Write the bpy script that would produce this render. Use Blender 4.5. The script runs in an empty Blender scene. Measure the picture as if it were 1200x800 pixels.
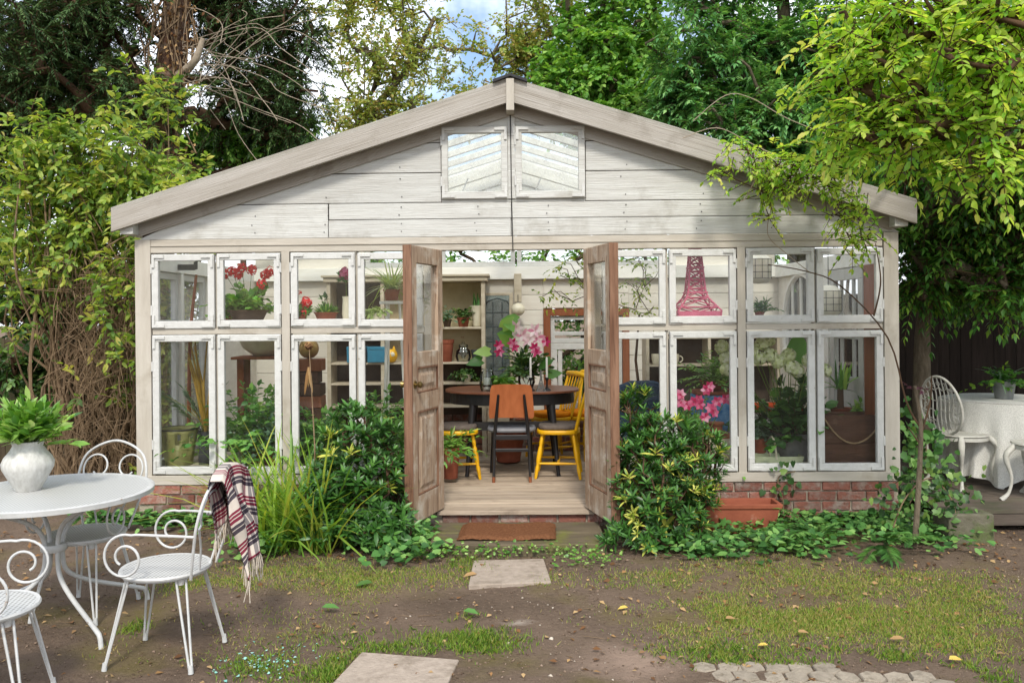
import bpy, math, random
import numpy as np
from mathutils import Vector, Matrix

# ------------------------------------------------------------------ camera, sky, sun, exposure
sc = bpy.context.scene
col = sc.collection
R = math.radians
CAM = np.array([0.0, -6.5, 1.65]); FPX = 975.0
YAW, ROLL = R(0.85), R(0.5)
PPX, PPY = 600 - FPX * math.tan(YAW), 368.0            # principal point in the 1200x800 photograph
cam = bpy.data.cameras.new('camera'); co = bpy.data.objects.new('camera', cam); col.objects.link(co)
cam.sensor_width = 36; cam.lens = 36 * FPX / 1200; cam.clip_end = 500; cam.clip_start = 0.05
cam.shift_x = (600 - PPX) / 1200; cam.shift_y = (PPY - 400) / 1200
co.location = CAM
co.rotation_euler = (Matrix.Rotation(YAW, 4, 'Z') @ Matrix.Rotation(R(90), 4, 'X') @ Matrix.Rotation(-ROLL, 4, 'Z')).to_euler()
sc.camera = co
w = bpy.data.worlds.new('World'); sc.world = w; w.use_nodes = True
SUN_EL, SUN_AZ = R(46), math.atan2(0.04, -0.8)        # hazy sun behind the camera, high
nt = w.node_tree; nt.nodes.clear()
sky = nt.nodes.new('ShaderNodeTexSky'); sky.sky_type = 'NISHITA'; sky.sun_disc = False
sky.sun_elevation = SUN_EL; sky.sun_rotation = SUN_AZ; sky.air_density = 1.0; sky.dust_density = 1.5
tcw = nt.nodes.new('ShaderNodeTexCoord'); nz = nt.nodes.new('ShaderNodeTexNoise')
nz.inputs['Scale'].default_value = 2.6; nz.inputs['Detail'].default_value = 7; nz.inputs['Roughness'].default_value = .58
rp = nt.nodes.new('ShaderNodeValToRGB'); rp.color_ramp.elements[0].position = .40; rp.color_ramp.elements[1].position = .56
mx = nt.nodes.new('ShaderNodeMix'); mx.data_type = 'RGBA'; mx.inputs['B'].default_value = (8.2, 8.6, 9.2, 1)
bg = nt.nodes.new('ShaderNodeBackground'); bg.inputs['Strength'].default_value = 0.135
ow = nt.nodes.new('ShaderNodeOutputWorld')
nt.links.new(tcw.outputs['Generated'], nz.inputs['Vector']); nt.links.new(nz.outputs['Fac'], rp.inputs['Fac'])
nt.links.new(rp.outputs['Color'], mx.inputs['Factor']); nt.links.new(sky.outputs['Color'], mx.inputs['A'])
nt.links.new(mx.outputs['Result'], bg.inputs['Color']); nt.links.new(bg.outputs['Background'], ow.inputs['Surface'])
sl = bpy.data.lights.new('sun', 'SUN'); sl.energy = 2.1; sl.angle = R(10); sl.color = (1, .95, .86)
so = bpy.data.objects.new('sun', sl); col.objects.link(so)
sd = Vector((math.cos(SUN_EL) * math.sin(SUN_AZ), math.cos(SUN_EL) * math.cos(SUN_AZ), math.sin(SUN_EL)))
so.rotation_euler = sd.to_track_quat('Z', 'Y').to_euler(); so.location = (6, -6, 12)
sc.view_settings.view_transform = 'Standard'; sc.view_settings.look = 'None'
sc.view_settings.exposure = 0.74; sc.view_settings.gamma = 1.0; sc.view_settings.use_curve_mapping = False
sc.render.engine = 'CYCLES'; sc.cycles.use_denoising = True
sc.cycles.max_bounces = 12; sc.cycles.transparent_max_bounces = 16; sc.cycles.diffuse_bounces = 8

rng = np.random.default_rng(7); random.seed(7)
FW = np.array([-math.sin(YAW), math.cos(YAW), 0]); RT = np.array([math.cos(YAW), math.sin(YAW), 0]); UP = np.array([0, 0, 1.])
def ray(px, py):
    a, b = (px - PPX) / FPX, (py - PPY) / FPX
    c, s = math.cos(ROLL), math.sin(ROLL)
    return FW + RT * (a * c - b * s) - UP * (a * s + b * c)
def P(px, py, Y):
    d = ray(px, py); return CAM + d * ((Y - CAM[1]) / d[1])
def PZ(px, py, Z=0.0):
    d = ray(px, py); return CAM + d * ((Z - CAM[2]) / d[2])
def S(Y): return FPX / (Y + 6.5)                      # photograph pixels per metre at depth Y

# ------------------------------------------------------------------ helpers
def nrm(v):
    v = np.asarray(v, float); return v / np.maximum(np.linalg.norm(v, axis=-1, keepdims=True), 1e-9)
def tag(o, label=None, cat=None, group=None, kind=None):
    if label: o['label'] = label
    if cat: o['category'] = cat
    if group: o['group'] = group
    if kind: o['kind'] = kind
    return o
def thing(name, label, cat, loc=(0, 0, 0), rotz=0.0, group=None):
    o = bpy.data.objects.new(name, None); col.objects.link(o); o.empty_display_size = .1
    o.location = tuple(loc); o.rotation_euler = (0, 0, rotz)
    return tag(o, label, cat, group)
def link(name, me, mat, parent=None, loc=(0, 0, 0), rot=(0, 0, 0)):
    o = bpy.data.objects.new(name, me); col.objects.link(o)
    if mat is not None and not len(me.materials): me.materials.append(mat)
    if parent is not None: o.parent = parent
    o.location = tuple(loc); o.rotation_euler = tuple(rot); return o
def copy_tree(o, parent=None):
    c = o.copy(); col.objects.link(c); c.parent = parent
    for ch in o.children: copy_tree(ch, c)
    return c

class MB:
    def __init__(s): s.v = []; s.f = []
    def add(s, v, f):
        n = len(s.v); s.v += [tuple(map(float, q)) for q in v]; s.f += [tuple(i + n for i in q) for q in f]; return s
    def box(s, x0, x1, y0, y1, z0, z1):
        v = [(x, y, z) for z in (z0, z1) for x, y in ((x0, y0), (x1, y0), (x1, y1), (x0, y1))]
        return s.add(v, [(3, 2, 1, 0), (4, 5, 6, 7), (0, 1, 5, 4), (1, 2, 6, 5), (2, 3, 7, 6), (3, 0, 4, 7)])
    def prism(s, poly, y0, y1):                      # polygon in X-Z, extruded along Y
        n = len(poly); v = [(x, y0, z) for x, z in poly] + [(x, y1, z) for x, z in poly]
        f = [tuple(range(n)), tuple(range(2 * n - 1, n - 1, -1))] + [(i, i + n, (i + 1) % n + n, (i + 1) % n) for i in range(n)]
        return s.add(v, f)
    def slab(s, poly, z0, z1):                       # polygon in X-Y, extruded along Z
        n = len(poly); v = [(x, y, z0) for x, y in poly] + [(x, y, z1) for x, y in poly]
        f = [tuple(range(n - 1, -1, -1)), tuple(range(n, 2 * n))] + [(i, (i + 1) % n, (i + 1) % n + n, i + n) for i in range(n)]
        return s.add(v, f)
    def tube(s, pts, r, n=8, cap=True):
        pts = np.asarray(pts, float); m = len(pts); r = np.broadcast_to(np.asarray(r, float), (m,))
        T = np.gradient(pts, axis=0); T = nrm(T)
        ref = np.array([0, 0, 1.]) if abs(T[0][2]) < .9 else np.array([1., 0, 0])
        U = nrm(np.cross(T[0], ref)); vs = []
        for i in range(m):
            U = nrm(U - T[i] * np.dot(U, T[i])); W = np.cross(T[i], U)
            for k in range(n):
                a = 2 * math.pi * k / n; vs.append(pts[i] + r[i] * (math.cos(a) * U + math.sin(a) * W))
        f = [(i * n + k, i * n + (k + 1) % n, (i + 1) * n + (k + 1) % n, (i + 1) * n + k) for i in range(m - 1) for k in range(n)]
        if cap: f += [tuple(range(n - 1, -1, -1)), tuple(range((m - 1) * n, m * n))]
        return s.add(vs, f)
    def lathe(s, prof, n=24, c=(0, 0, 0), cap=True):
        vs = [(c[0] + r * math.cos(2 * math.pi * k / n), c[1] + r * math.sin(2 * math.pi * k / n), c[2] + z) for r, z in prof for k in range(n)]
        m = len(prof)
        f = [(i * n + k, i * n + (k + 1) % n, (i + 1) * n + (k + 1) % n, (i + 1) * n + k) for i in range(m - 1) for k in range(n)]
        if cap: f += [tuple(range(n - 1, -1, -1)), tuple(range((m - 1) * n, m * n))]
        return s.add(vs, f)
    def mesh(s, name, smooth=False):
        me = bpy.data.meshes.new(name); me.from_pydata(s.v, [], s.f); me.update()
        if smooth:
            me.polygons.foreach_set('use_smooth', [True] * len(me.polygons))
            try: me.set_sharp_from_angle(angle=R(45))
            except Exception: pass
        return me
    def build(s, name, mat, parent=None, world=False, smooth=False, bevel=0, loc=(0, 0, 0), rot=(0, 0, 0), origin=None):
        if world and parent is not None: origin = parent.location
        if origin is not None:
            s.v = [(a - origin[0], b - origin[1], c - origin[2]) for a, b, c in s.v]
            if parent is None: loc = origin
        o = link(name, s.mesh(name, smooth), mat, parent, loc, rot)
        if bevel:
            m = o.modifiers.new('bevel', 'BEVEL'); m.width = bevel; m.segments = 2; m.limit_method = 'ANGLE'
        return o

def np_mesh(name, V, T, rnd=None, smooth=False):
    me = bpy.data.meshes.new(name); V = np.asarray(V, np.float32); T = np.asarray(T, np.int32)
    me.vertices.add(len(V)); me.vertices.foreach_set('co', V.ravel())
    me.loops.add(T.size); me.loops.foreach_set('vertex_index', T.ravel())
    me.polygons.add(len(T)); me.polygons.foreach_set('loop_start', np.arange(len(T), dtype=np.int32) * 3)
    if smooth: me.polygons.foreach_set('use_smooth', np.ones(len(T), bool))
    me.update(calc_edges=True); me.validate()
    if rnd is not None:
        a = me.attributes.new('rnd', 'FLOAT', 'FACE'); a.data.foreach_set('value', np.asarray(rnd, np.float32))
    return me

LT = {'quad': (np.array([[0, 0], [.45, -1], [.45, 1], [1, 0]]), [(0, 1, 3), (0, 3, 2)]),
      'simple': (np.array([[0, 0], [.42, -1], [.42, 1], [.5, 0], [1, 0]]), [(0, 1, 3), (3, 1, 4), (0, 3, 2), (3, 4, 2)]),
      'oval': (np.array([[0, 0], [.25, -.85], [.25, .85], [.65, -.85], [.65, .85], [1, 0], [.3, 0], [.68, 0]]),
               [(0, 1, 6), (6, 1, 3), (6, 3, 7), (7, 3, 5), (0, 6, 2), (6, 4, 2), (6, 7, 4), (7, 5, 4)]),
      'heart': (np.array([[.08, 0], [-.06, -.55], [-.06, .55], [.3, -1], [.3, 1], [1, 0], [.35, 0], [.68, -.62], [.68, .62]]),
                [(0, 1, 6), (1, 3, 6), (3, 7, 6), (7, 5, 6), (0, 6, 2), (2, 6, 4), (4, 6, 8), (8, 6, 5)]),
      'blade': (np.array([[0, -.7], [0, .7], [.3, -1], [.3, 1], [.6, -.8], [.6, .8], [.85, -.5], [.85, .5], [1, 0]]),
                [(0, 2, 1), (1, 2, 3), (2, 4, 3), (3, 4, 5), (4, 6, 5), (5, 6, 7), (6, 8, 7)])}
def leaf_arrays(Pt, D, N, L, W, shape='simple', fold=.25, curl=.15):
    Pt = np.asarray(Pt, float); n = len(Pt); D = nrm(D); N = np.asarray(N, float)
    N = nrm(N - D * (N * D).sum(1, keepdims=True)); B = np.cross(D, N)
    L = np.broadcast_to(np.asarray(L, float), (n,))[:, None, None]; W = np.broadcast_to(np.asarray(W, float), (n,))[:, None, None]
    uv, tr = LT[shape]; u = uv[None, :, 0:1]; v = uv[None, :, 1:2]
    cu = np.broadcast_to(np.asarray(curl, float), (n,))[:, None, None]
    V = Pt[:, None] + D[:, None] * L * u * (1 - .25 * cu * cu * u) + B[:, None] * (W * .5 * v) + N[:, None] * (fold * W * .5 * np.abs(v) - cu * L * u * u)
    k = uv.shape[0]; T = np.array(tr)[None] + (np.arange(n) * k)[:, None, None]
    return V.reshape(-1, 3), T.reshape(-1, 3), len(tr)
def leaf_obj(name, sets, mat, parent=None, origin=None, smooth=False):
    """sets: list of (P,D,N,L,W,shape,fold,curl[,rnd])"""
    Vs, Ts, Rn, off = [], [], [], 0
    for q in sets:
        if not len(q[0]): continue
        V, T, k = leaf_arrays(*q[:8]); rn = q[8] if len(q) > 8 else rng.random(len(q[0]))
        Vs.append(V); Ts.append(T + off); Rn.append(np.repeat(rn, k)); off += len(V)
    V = np.concatenate(Vs); T = np.concatenate(Ts); Rn = np.concatenate(Rn)
    if parent is not None and origin is None: origin = parent.location
    if origin is not None: V = V - np.array(origin)[None]
    return link(name, np_mesh(name, V, T, Rn, smooth), mat, parent, (0, 0, 0) if parent is not None or origin is None else origin)
def tube_arrays(A, B, ra, rb, n=4):
    A = np.asarray(A, float); B = np.asarray(B, float); m = len(A)
    T = nrm(B - A); ref = np.where(np.abs(T[:, 2:3]) < .9, np.array([[0, 0, 1.]]), np.array([[1., 0, 0]]))
    U = nrm(np.cross(T, ref)); W = np.cross(T, U)
    a = 2 * np.pi * np.arange(n) / n
    ring = U[:, None] * np.cos(a)[None, :, None] + W[:, None] * np.sin(a)[None, :, None]
    ra = np.broadcast_to(ra, (m,))[:, None, None]; rb = np.broadcast_to(rb, (m,))[:, None, None]
    V = np.concatenate([A[:, None] + ring * ra, B[:, None] + ring * rb], 1)
    f = [(k, (k + 1) % n, n + (k + 1) % n) for k in range(n)] + [(k, n + (k + 1) % n, n + k) for k in range(n)]
    Tn = np.array(f)[None] + (np.arange(m) * 2 * n)[:, None, None]
    return V.reshape(-1, 3), Tn.reshape(-1, 3)
def tube_obj(name, A, B, ra, rb, mat, parent=None, n=4, origin=None):
    V, T = tube_arrays(A, B, ra, rb, n)
    if parent is not None and origin is None: origin = parent.location
    if origin is not None: V = V - np.array(origin)[None]
    return link(name, np_mesh(name, V, T, None, True), mat, parent, (0, 0, 0) if parent is not None or origin is None else origin)

def rdir(n, up=0.0, sd=1.0):
    d = rng.normal(size=(n, 3)) * sd; d[:, 2] += up; return nrm(d)
def on_twigs(A, D, L, k, leaf_len, leaf_w, droop=.1, spread=.9, flat=.35, shape='simple', pairs=True, fold=.25, curl=.2, lo=.12, tip=True, upb=1.0, taper=True):
    """leaves set along twigs that start at A, point along D, length L, k leaf stations each"""
    n = len(A); t = np.linspace(lo, 1, k); D = nrm(D); L = np.broadcast_to(L, (n,))
    side = nrm(np.cross(D, np.array([[0, 0, 1.]])) + 1e-4); out = []
    for s in (-1, 1):
        tt = np.broadcast_to(t[None], (n, k)).copy()
        if not pairs: tt += s * .5 / k
        pos = A[:, None] + D[:, None] * (L[:, None] * tt)[..., None] - np.array([0, 0, 1.]) * (droop * L[:, None] * tt * tt)[..., None]
        td = D[:, None] - np.array([0, 0, 2.]) * (droop * tt)[..., None]
        ld = nrm(td * .75 + side[:, None] * s * spread + rng.normal(size=(n, k, 3)) * flat * .6)
        nn = nrm(np.array([0, 0, upb]) + rng.normal(size=(n, k, 3)) * flat * 1.3)
        sz = (rng.uniform(.7, 1.15, (n, k)) * (np.interp(tt, [0, .3, .7, 1.1], [.75, 1, 1, .7]) if taper else 1)).ravel()
        rn = np.clip(np.repeat(rng.random(n), k) * .6 + rng.random(n * k) * .4, 0, 1)
        out.append((pos.reshape(-1, 3), ld.reshape(-1, 3), nn.reshape(-1, 3), leaf_len * sz, leaf_w * sz, shape, fold, curl, rn))
    if tip:
        pos = A + D * L[:, None] - np.array([0, 0, 1.]) * (droop * L)[:, None]
        out.append((pos, D - np.array([0, 0, droop * 2]), nrm(np.array([[0, 0, 1.]]) + rng.normal(size=(n, 3)) * flat), leaf_len * np.ones(n), leaf_w * np.ones(n), shape, fold, curl))
    return out
def blob(px, py, Y, rx, ry, rd, n, shell=.0):
    """points inside an ellipsoid given by its place in the photo at depth Y"""
    q = nrm(rng.normal(size=(n, 3))) * (shell + (1 - shell) * rng.random((n, 1)) ** .45)
    c = P(px, py, Y); s = S(Y); return c[None] + q * np.array([rx / s, rd, ry / s])[None]

def skeleton(trunk, tr, pts, wob=.08, step=.45):
    """branches from a trunk polyline to the given points; returns tube segments with radii"""
    nodes = [np.array(p, float) for p in trunk]; par = [-1] + list(range(len(trunk) - 1))
    nT = len(nodes); cx = np.mean(trunk, axis=0)
    order = np.argsort(np.min(np.linalg.norm(pts[:, None] - np.array(trunk)[None], axis=2), axis=1)); tips = []
    for i in order:
        p = pts[i]; arr = np.array(nodes); d = np.linalg.norm(arr - p, axis=1) + np.maximum(0, arr[:, 2] - p[2] + .1) * 1.2
        d[0] += 2; j = int(np.argmin(d)); a = arr[j]; m = max(2, int(np.linalg.norm(p - a) / step)); prev = j
        for k in range(1, m + 1):
            t = k / m; q = a * (1 - t) + p * t + rng.normal(size=3) * wob * (0 if k == m else 1) + np.array([0, 0, .12 * math.sin(math.pi * t) * np.linalg.norm(p - a)])
            nodes.append(q); par.append(prev); prev = len(nodes) - 1
        tips.append(prev)
    cnt = np.zeros(len(nodes))
    for t in tips: cnt[t] += 1
    for i in range(len(nodes) - 1, 0, -1): cnt[par[i]] += cnt[i]
    nodes = np.array(nodes); idx = np.array([i for i in range(nT, len(nodes))]); pr = np.array([par[i] for i in idx])
    rad = np.minimum(.006 + .012 * np.sqrt(cnt), tr * .75)
    rp_ = np.where(pr < nT, rad[idx] * 1.15, rad[pr])
    return nodes[pr], nodes[idx], rp_, rad[idx]

# ------------------------------------------------------------------ materials
def lin(c):
    if isinstance(c, str):
        c = [int(c[i:i + 2], 16) / 255 for i in (0, 2, 4)]; c = [x / 12.92 if x <= .04045 else ((x + .055) / 1.055) ** 2.4 for x in c]
    return (c[0], c[1], c[2], 1)
def newmat(name):
    m = bpy.data.materials.new(name); m.use_nodes = True; t = m.node_tree; t.nodes.clear()
    o = t.nodes.new('ShaderNodeOutputMaterial'); b = t.nodes.new('ShaderNodeBsdfPrincipled'); t.links.new(b.outputs[0], o.inputs[0])
    return m, t, b, o
def node(t, ty, **k):
    n = t.nodes.new(ty)
    for a, v in k.items():
        if a in n.inputs.keys(): n.inputs[a].default_value = v
        else: setattr(n, a, v)
    return n
def mixc(t, fac, a, b, mode='MIX'):
    n = t.nodes.new('ShaderNodeMix'); n.data_type = 'RGBA'; n.blend_type = mode
    for s, v in (('Factor', fac), ('A', a), ('B', b)):
        if hasattr(v, 'node'): t.links.new(v, n.inputs[s])
        else: n.inputs[s].default_value = v
    return n.outputs['Result']
def ramp(t, v, stops):
    n = t.nodes.new('ShaderNodeValToRGB'); e = n.color_ramp.elements
    while len(e) < len(stops): e.new(.5)
    for q, (p, c) in zip(e, stops): q.position = p; q.color = c if len(c) == 4 else (*c, 1)
    t.links.new(v, n.inputs[0]); return n.outputs[0]
def noise(t, vec, scale, detail=4, rough=.55, dist=0.0):
    n = node(t, 'ShaderNodeTexNoise', Scale=scale, Detail=detail, Roughness=rough, Distortion=dist); t.links.new(vec, n.inputs['Vector']); return n.outputs['Fac']
def mapped(t, vec, scale):
    n = node(t, 'ShaderNodeMapping'); n.inputs['Scale'].default_value = scale; t.links.new(vec, n.inputs['Vector']); return n.outputs[0]
BW = ((0, (0, 0, 0)), (1, (1, 1, 1)))
def M(name, c1, c2=None, scale=6, stretch=(1, 1, 1), rough=.7, spec=.3, bump=.15, bscale=30, bstretch=None, dirt=None, dscale=3, dthr=(.55, .75), rand=0.0, metal=0.0, coord='Object', grain=None):
    m, t, b, o = newmat(name); tc = t.nodes.new('ShaderNodeTexCoord').outputs[coord]
    if rand:                                          # each piece takes its texture from another spot
        oi = t.nodes.new('ShaderNodeObjectInfo'); va = node(t, 'ShaderNodeVectorMath', operation='MULTIPLY_ADD')
        cb = t.nodes.new('ShaderNodeCombineXYZ')
        for k in range(3): t.links.new(oi.outputs['Random'], cb.inputs[k])
        t.links.new(cb.outputs[0], va.inputs[0]); va.inputs[1].default_value = (37, 61, 23); t.links.new(tc, va.inputs[2]); tc = va.outputs[0]
    v1 = mapped(t, tc, stretch); c = lin(c1)
    if c2 is not None: c = mixc(t, ramp(t, noise(t, v1, scale, 6, .6), ((.32, (0, 0, 0)), (.68, (1, 1, 1)))), lin(c1), lin(c2))
    if grain is not None:
        c = mixc(t, ramp(t, noise(t, mapped(t, tc, grain[0]), grain[1], 5, .65, .4), ((grain[3], (0, 0, 0)), (grain[4], (1, 1, 1)))), c, lin(grain[2]))
    if dirt is not None: c = mixc(t, ramp(t, noise(t, tc, dscale, 7, .65), ((dthr[0], (0, 0, 0)), (dthr[1], (1, 1, 1)))), c, lin(dirt))
    if rand:
        hs = node(t, 'ShaderNodeHueSaturation'); mr = node(t, 'ShaderNodeMapRange'); mr.inputs['To Min'].default_value = 1 - rand; mr.inputs['To Max'].default_value = 1 + rand
        t.links.new(oi.outputs['Random'], mr.inputs['Value']); t.links.new(mr.outputs[0], hs.inputs['Value'])
        t.links.new(c, hs.inputs['Color']) if hasattr(c, 'node') else setattr(hs.inputs['Color'], 'default_value', c); c = hs.outputs[0]
    if hasattr(c, 'node'): t.links.new(c, b.inputs['Base Color'])
    else: b.inputs['Base Color'].default_value = c
    b.inputs['Roughness'].default_value = rough; b.inputs['Specular IOR Level'].default_value = spec; b.inputs['Metallic'].default_value = metal
    if bump:
        bn = node(t, 'ShaderNodeBump', Strength=bump, Distance=.02); t.links.new(noise(t, mapped(t, tc, bstretch or stretch), bscale, 5, .6), bn.inputs['Height']); t.links.new(bn.outputs[0], b.inputs['Normal'])
    return m
def leafmat(name, cols, trans=.35, rough=.5, spec=.35, tint=(1.25, 1.2, .5)):
    m, t, b, o = newmat(name); at = node(t, 'ShaderNodeAttribute', attribute_name='rnd')
    k = len(cols); c = ramp(t, at.outputs['Fac'], [(i / max(1, k - 1), lin(q)) for i, q in enumerate(cols)])
    tc = t.nodes.new('ShaderNodeTexCoord').outputs['Object']
    t.links.new(c, b.inputs['Base Color']); b.inputs['Roughness'].default_value = rough; b.inputs['Specular IOR Level'].default_value = spec
    tr = t.nodes.new('ShaderNodeBsdfTranslucent'); t.links.new(mixc(t, 1.0, c, (*tint, 1), 'MULTIPLY'), tr.inputs['Color'])
    ms = t.nodes.new('ShaderNodeMixShader'); ms.inputs[0].default_value = trans
    t.links.new(b.outputs[0], ms.inputs[1]); t.links.new(tr.outputs[0], ms.inputs[2]); t.links.new(ms.outputs[0], o.inputs[0]); return m
def glassmat(name, tint=(.93, .95, .94), refl=1.0, dust=.03):
    m, t, b, o = newmat(name); t.nodes.remove(b)
    tr = t.nodes.new('ShaderNodeBsdfTransparent'); tr.inputs[0].default_value = (*tint, 1)
    gl = node(t, 'ShaderNodeBsdfGlossy'); gl.inputs['Roughness'].default_value = .03
    df = t.nodes.new('ShaderNodeBsdfDiffuse'); df.inputs[0].default_value = (.55, .56, .54, 1)
    fr = node(t, 'ShaderNodeFresnel', IOR=1.42); mm = node(t, 'ShaderNodeMath', operation='MULTIPLY'); mm.inputs[1].default_value = refl
    t.links.new(fr.outputs[0], mm.inputs[0]); a = t.nodes.new('ShaderNodeMixShader'); t.links.new(mm.outputs[0], a.inputs[0])
    t.links.new(tr.outputs[0], a.inputs[1]); t.links.new(gl.outputs[0], a.inputs[2])
    tc = t.nodes.new('ShaderNodeTexCoord').outputs['Object']
    d = node(t, 'ShaderNodeMath', operation='MULTIPLY'); t.links.new(ramp(t, noise(t, tc, 9, 7, .7), ((.4, (.2, .2, .2)), (.75, (1, 1, 1)))), d.inputs[0]); d.inputs[1].default_value = dust
    e = t.nodes.new('ShaderNodeMixShader'); t.links.new(d.outputs[0], e.inputs[0]); t.links.new(a.outputs[0], e.inputs[1]); t.links.new(df.outputs[0], e.inputs[2])
    t.links.new(e.outputs[0], o.inputs[0]); return m

m_gable = M('painted_boards', 'C5C5C0', 'B5B3AD', 5, (.35, 3, 4), .62, .3, .5, 16, (.25, 4, 12), dirt='8A8477', dscale=2.2, dthr=(.54, .8), rand=.06, grain=((.35, 8, 60), 3.0, '7E776B', .60, .70))
m_barge = M('grey_bargeboard_paint', 'A7A199', '958E84', 4, (.4, 3, 5), .7, .25, .35, 16, (.2, 4, 9), dirt='6F675B', dscale=3, dthr=(.55, .8), grain=((.25, 6, 30), 3.2, '7D756A', .55, .72))
m_trim = M('greige_trim_paint', 'B4ADA1', 'A29A8D', 5, (3, 3, .4), .65, .28, .2, 24, dirt='857A68', dscale=2.6, dthr=(.56, .82), rand=.04)
m_trimh = M('greige_rail_paint', 'B4ADA1', 'A29A8D', 5, (.4, 3, 3), .65, .28, .2, 24, dirt='857A68', dscale=2.6, dthr=(.56, .82), rand=.04)
m_sash = M('white_sash_paint', 'C4C3BF', 'B8B7B2', 9, (2, 2, 2), .5, .4, .3, 40, dirt='8F887A', dscale=24, dthr=(.65, .73), rand=.04)
m_white = M('interior_white_paint', 'EBE9E3', 'E0DDD4', 5, (.5, 2, 3), .6, .3, .1, 30, rand=.03)
m_inner = M('interior_cream_boards', 'E0DBD0', 'D3CCC0', 4, (.4, 2, 4), .65, .3, .15, 26, dirt='A2988A', dscale=1.8, dthr=(.6, .85), rand=.05)
m_roofsheet, _t, _b, _o = newmat('translucent_roof_sheet')
_tr = _t.nodes.new('ShaderNodeBsdfTranslucent'); _tr.inputs[0].default_value = (.95, .96, .95, 1); _ms = _t.nodes.new('ShaderNodeMixShader'); _ms.inputs[0].default_value = .14
_b = _t.nodes.new('ShaderNodeBsdfTransparent'); _b.inputs[0].default_value = (.97, .98, .97, 1)
_t.links.new(_b.outputs[0], _ms.inputs[1]); _t.links.new(_tr.outputs[0], _ms.inputs[2]); _t.links.new(_ms.outputs[0], _o.inputs[0])
m_felt = M('black_roof_felt', '2B2B2D', '3A3A3C', 8, rough=.85, bump=.3)
m_door = M('stripped_door_wood', 'B09A84', '937B65', 5, (4, 4, .5), .72, .25, .3, 18, (6, 6, .4), dirt='BFB4A5', dscale=6, dthr=(.50, .70), grain=((26, 26, 1.1), 2.6, '634A38', .50, .68))
m_dooredge = M('door_edge_wood', '8A6A55', '6B4C3A', 5, (4, 4, .5), .75, .2, .3, 18, (6, 6, .4), grain=((26, 26, 1.1), 2.6, '4B3428', .5, .7))
m_floor = M('bleached_floorboards', 'B5A491', '9C8B78', 4, (.4, 4, 2), .7, .25, .3, 18, (.3, 6, 4), dirt='6A5C4E', dscale=2.5, dthr=(.54, .78), rand=.16, grain=((.5, 30, 10), 2.6, '63564A', .52, .72))
m_brick = M('old_red_brick', '8C5C4E', '6E483E', 9, rough=.9, spec=.15, bump=.7, bscale=45, dirt='9C9186', dscale=9, dthr=(.46, .72), rand=.32)
m_mortar = M('lime_mortar', 'A69B8B', '8A8070', 14, rough=.95, spec=.1, bump=.5, bscale=60)
m_sleeper = M('mossy_sleeper', '6C614F', '52493B', 5, (.5, 3, 3), .9, .15, .5, 18, (.3, 5, 4), dirt='6A6C35', dscale=4.5, dthr=(.52, .72))
m_mat = M('coir', '8A5F43', '6E4831', 60, rough=1, spec=.05, bump=.9, bscale=190)
m_terra = M('terracotta', '94553F', '804634', 8, rough=.85, spec=.2, bump=.12, bscale=40, dirt='C9A893', dscale=6, dthr=(.6, .85), rand=.1)
m_slab = M('paving_slab', 'A89A8C', '94877A', 22, rough=.92, spec=.15, bump=.5, bscale=60, dirt='6A5E4E', dscale=6, dthr=(.5, .75), rand=.06)
m_cobble = M('grey_cobble', '9A8F80', '847A6C', 20, rough=.9, spec=.18, bump=.5, bscale=55, dirt='63594B', dscale=14, dthr=(.55, .75), rand=.14)
m_wmetal = M('white_enamelled_metal', 'C0C0BE', 'B0B0AD', 16, rough=.38, spec=.5, bump=.08, bscale=60, dirt='8A6E58', dscale=22, dthr=(.64, .72))
m_wiron = M('grey_white_cast_iron', 'C3C1B8', 'AAA79C', 14, rough=.6, spec=.35, bump=.2, bscale=60, dirt='7D786A', dscale=8, dthr=(.55, .8))
m_vase = M('chalky_white_glaze', 'C8C7C2', 'ABA9A3', 14, (3, 3, .5), .55, .4, .25, 30, dirt='A9A7A0', dscale=7, dthr=(.6, .78))
m_fence = M('dark_fence_timber', '332B26', '251F1B', 6, (4, 4, .4), .9, .12, .4, 20, (6, 6, .5), rand=.2)
m_fencel = M('weathered_fence_timber', '5A5040', '463D31', 6, (4, 4, .4), .9, .12, .4, 20, (6, 6, .5), dirt='4E5A36', dscale=2, dthr=(.5, .75), rand=.2)
m_deck = M('wet_deck_boards', '6A5F54', '564C43', 5, (.4, 4, 2), .75, .25, .35, 18, (.3, 6, 3), dirt='4C5138', dscale=2.5, dthr=(.55, .75), rand=.14)
m_bark = M('red_brown_bark', '6E5446', '4A372D', 9, (5, 5, .7), .95, .1, 1.0, 14, (7, 7, .8), dirt='958373', dscale=9, dthr=(.5, .68))
m_bark2 = M('grey_bark', '6E6354', '534A3D', 9, (3, 3, 1), .95, .1, .8, 24, dirt='6E7648', dscale=4, dthr=(.6, .8))
m_twig = M('brown_twig', '5B4636', '47372B', 12, rough=.9, spec=.1, bump=.3)
m_vine = M('dry_vine_stem', '84705A', '66543F', 10, rough=.95, spec=.1, bump=.4, rand=.15)
m_pale = M('pale_dead_twig', 'A79A88', '8C7F6F', 12, rough=.95, spec=.1, bump=.3)
m_green = M('green_stem', '58702F', '6E7F3A', 12, rough=.7, spec=.2, bump=.1)
m_soil = M('potting_soil', '3A2B21', '2B201A', 30, rough=1, spec=.05, bump=.8, bscale=80)
m_black = M('black_lacquered_wood', '1C1A1A', '242122', 6, rough=.4, spec=.4, bump=.05)
m_tabletop = M('teak_table_top', '8C5A43', '76472F', 5, (.5, 5, 5), .4, .4, .08, 20)
m_ply = M('orange_plywood', 'B86C42', 'A25A34', 4, (4, 4, .6), .42, .4, .06, 20)
m_grey = M('grey_vinyl_seat', '77777A', '66666A', 8, rough=.5, spec=.4, bump=.08)
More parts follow.
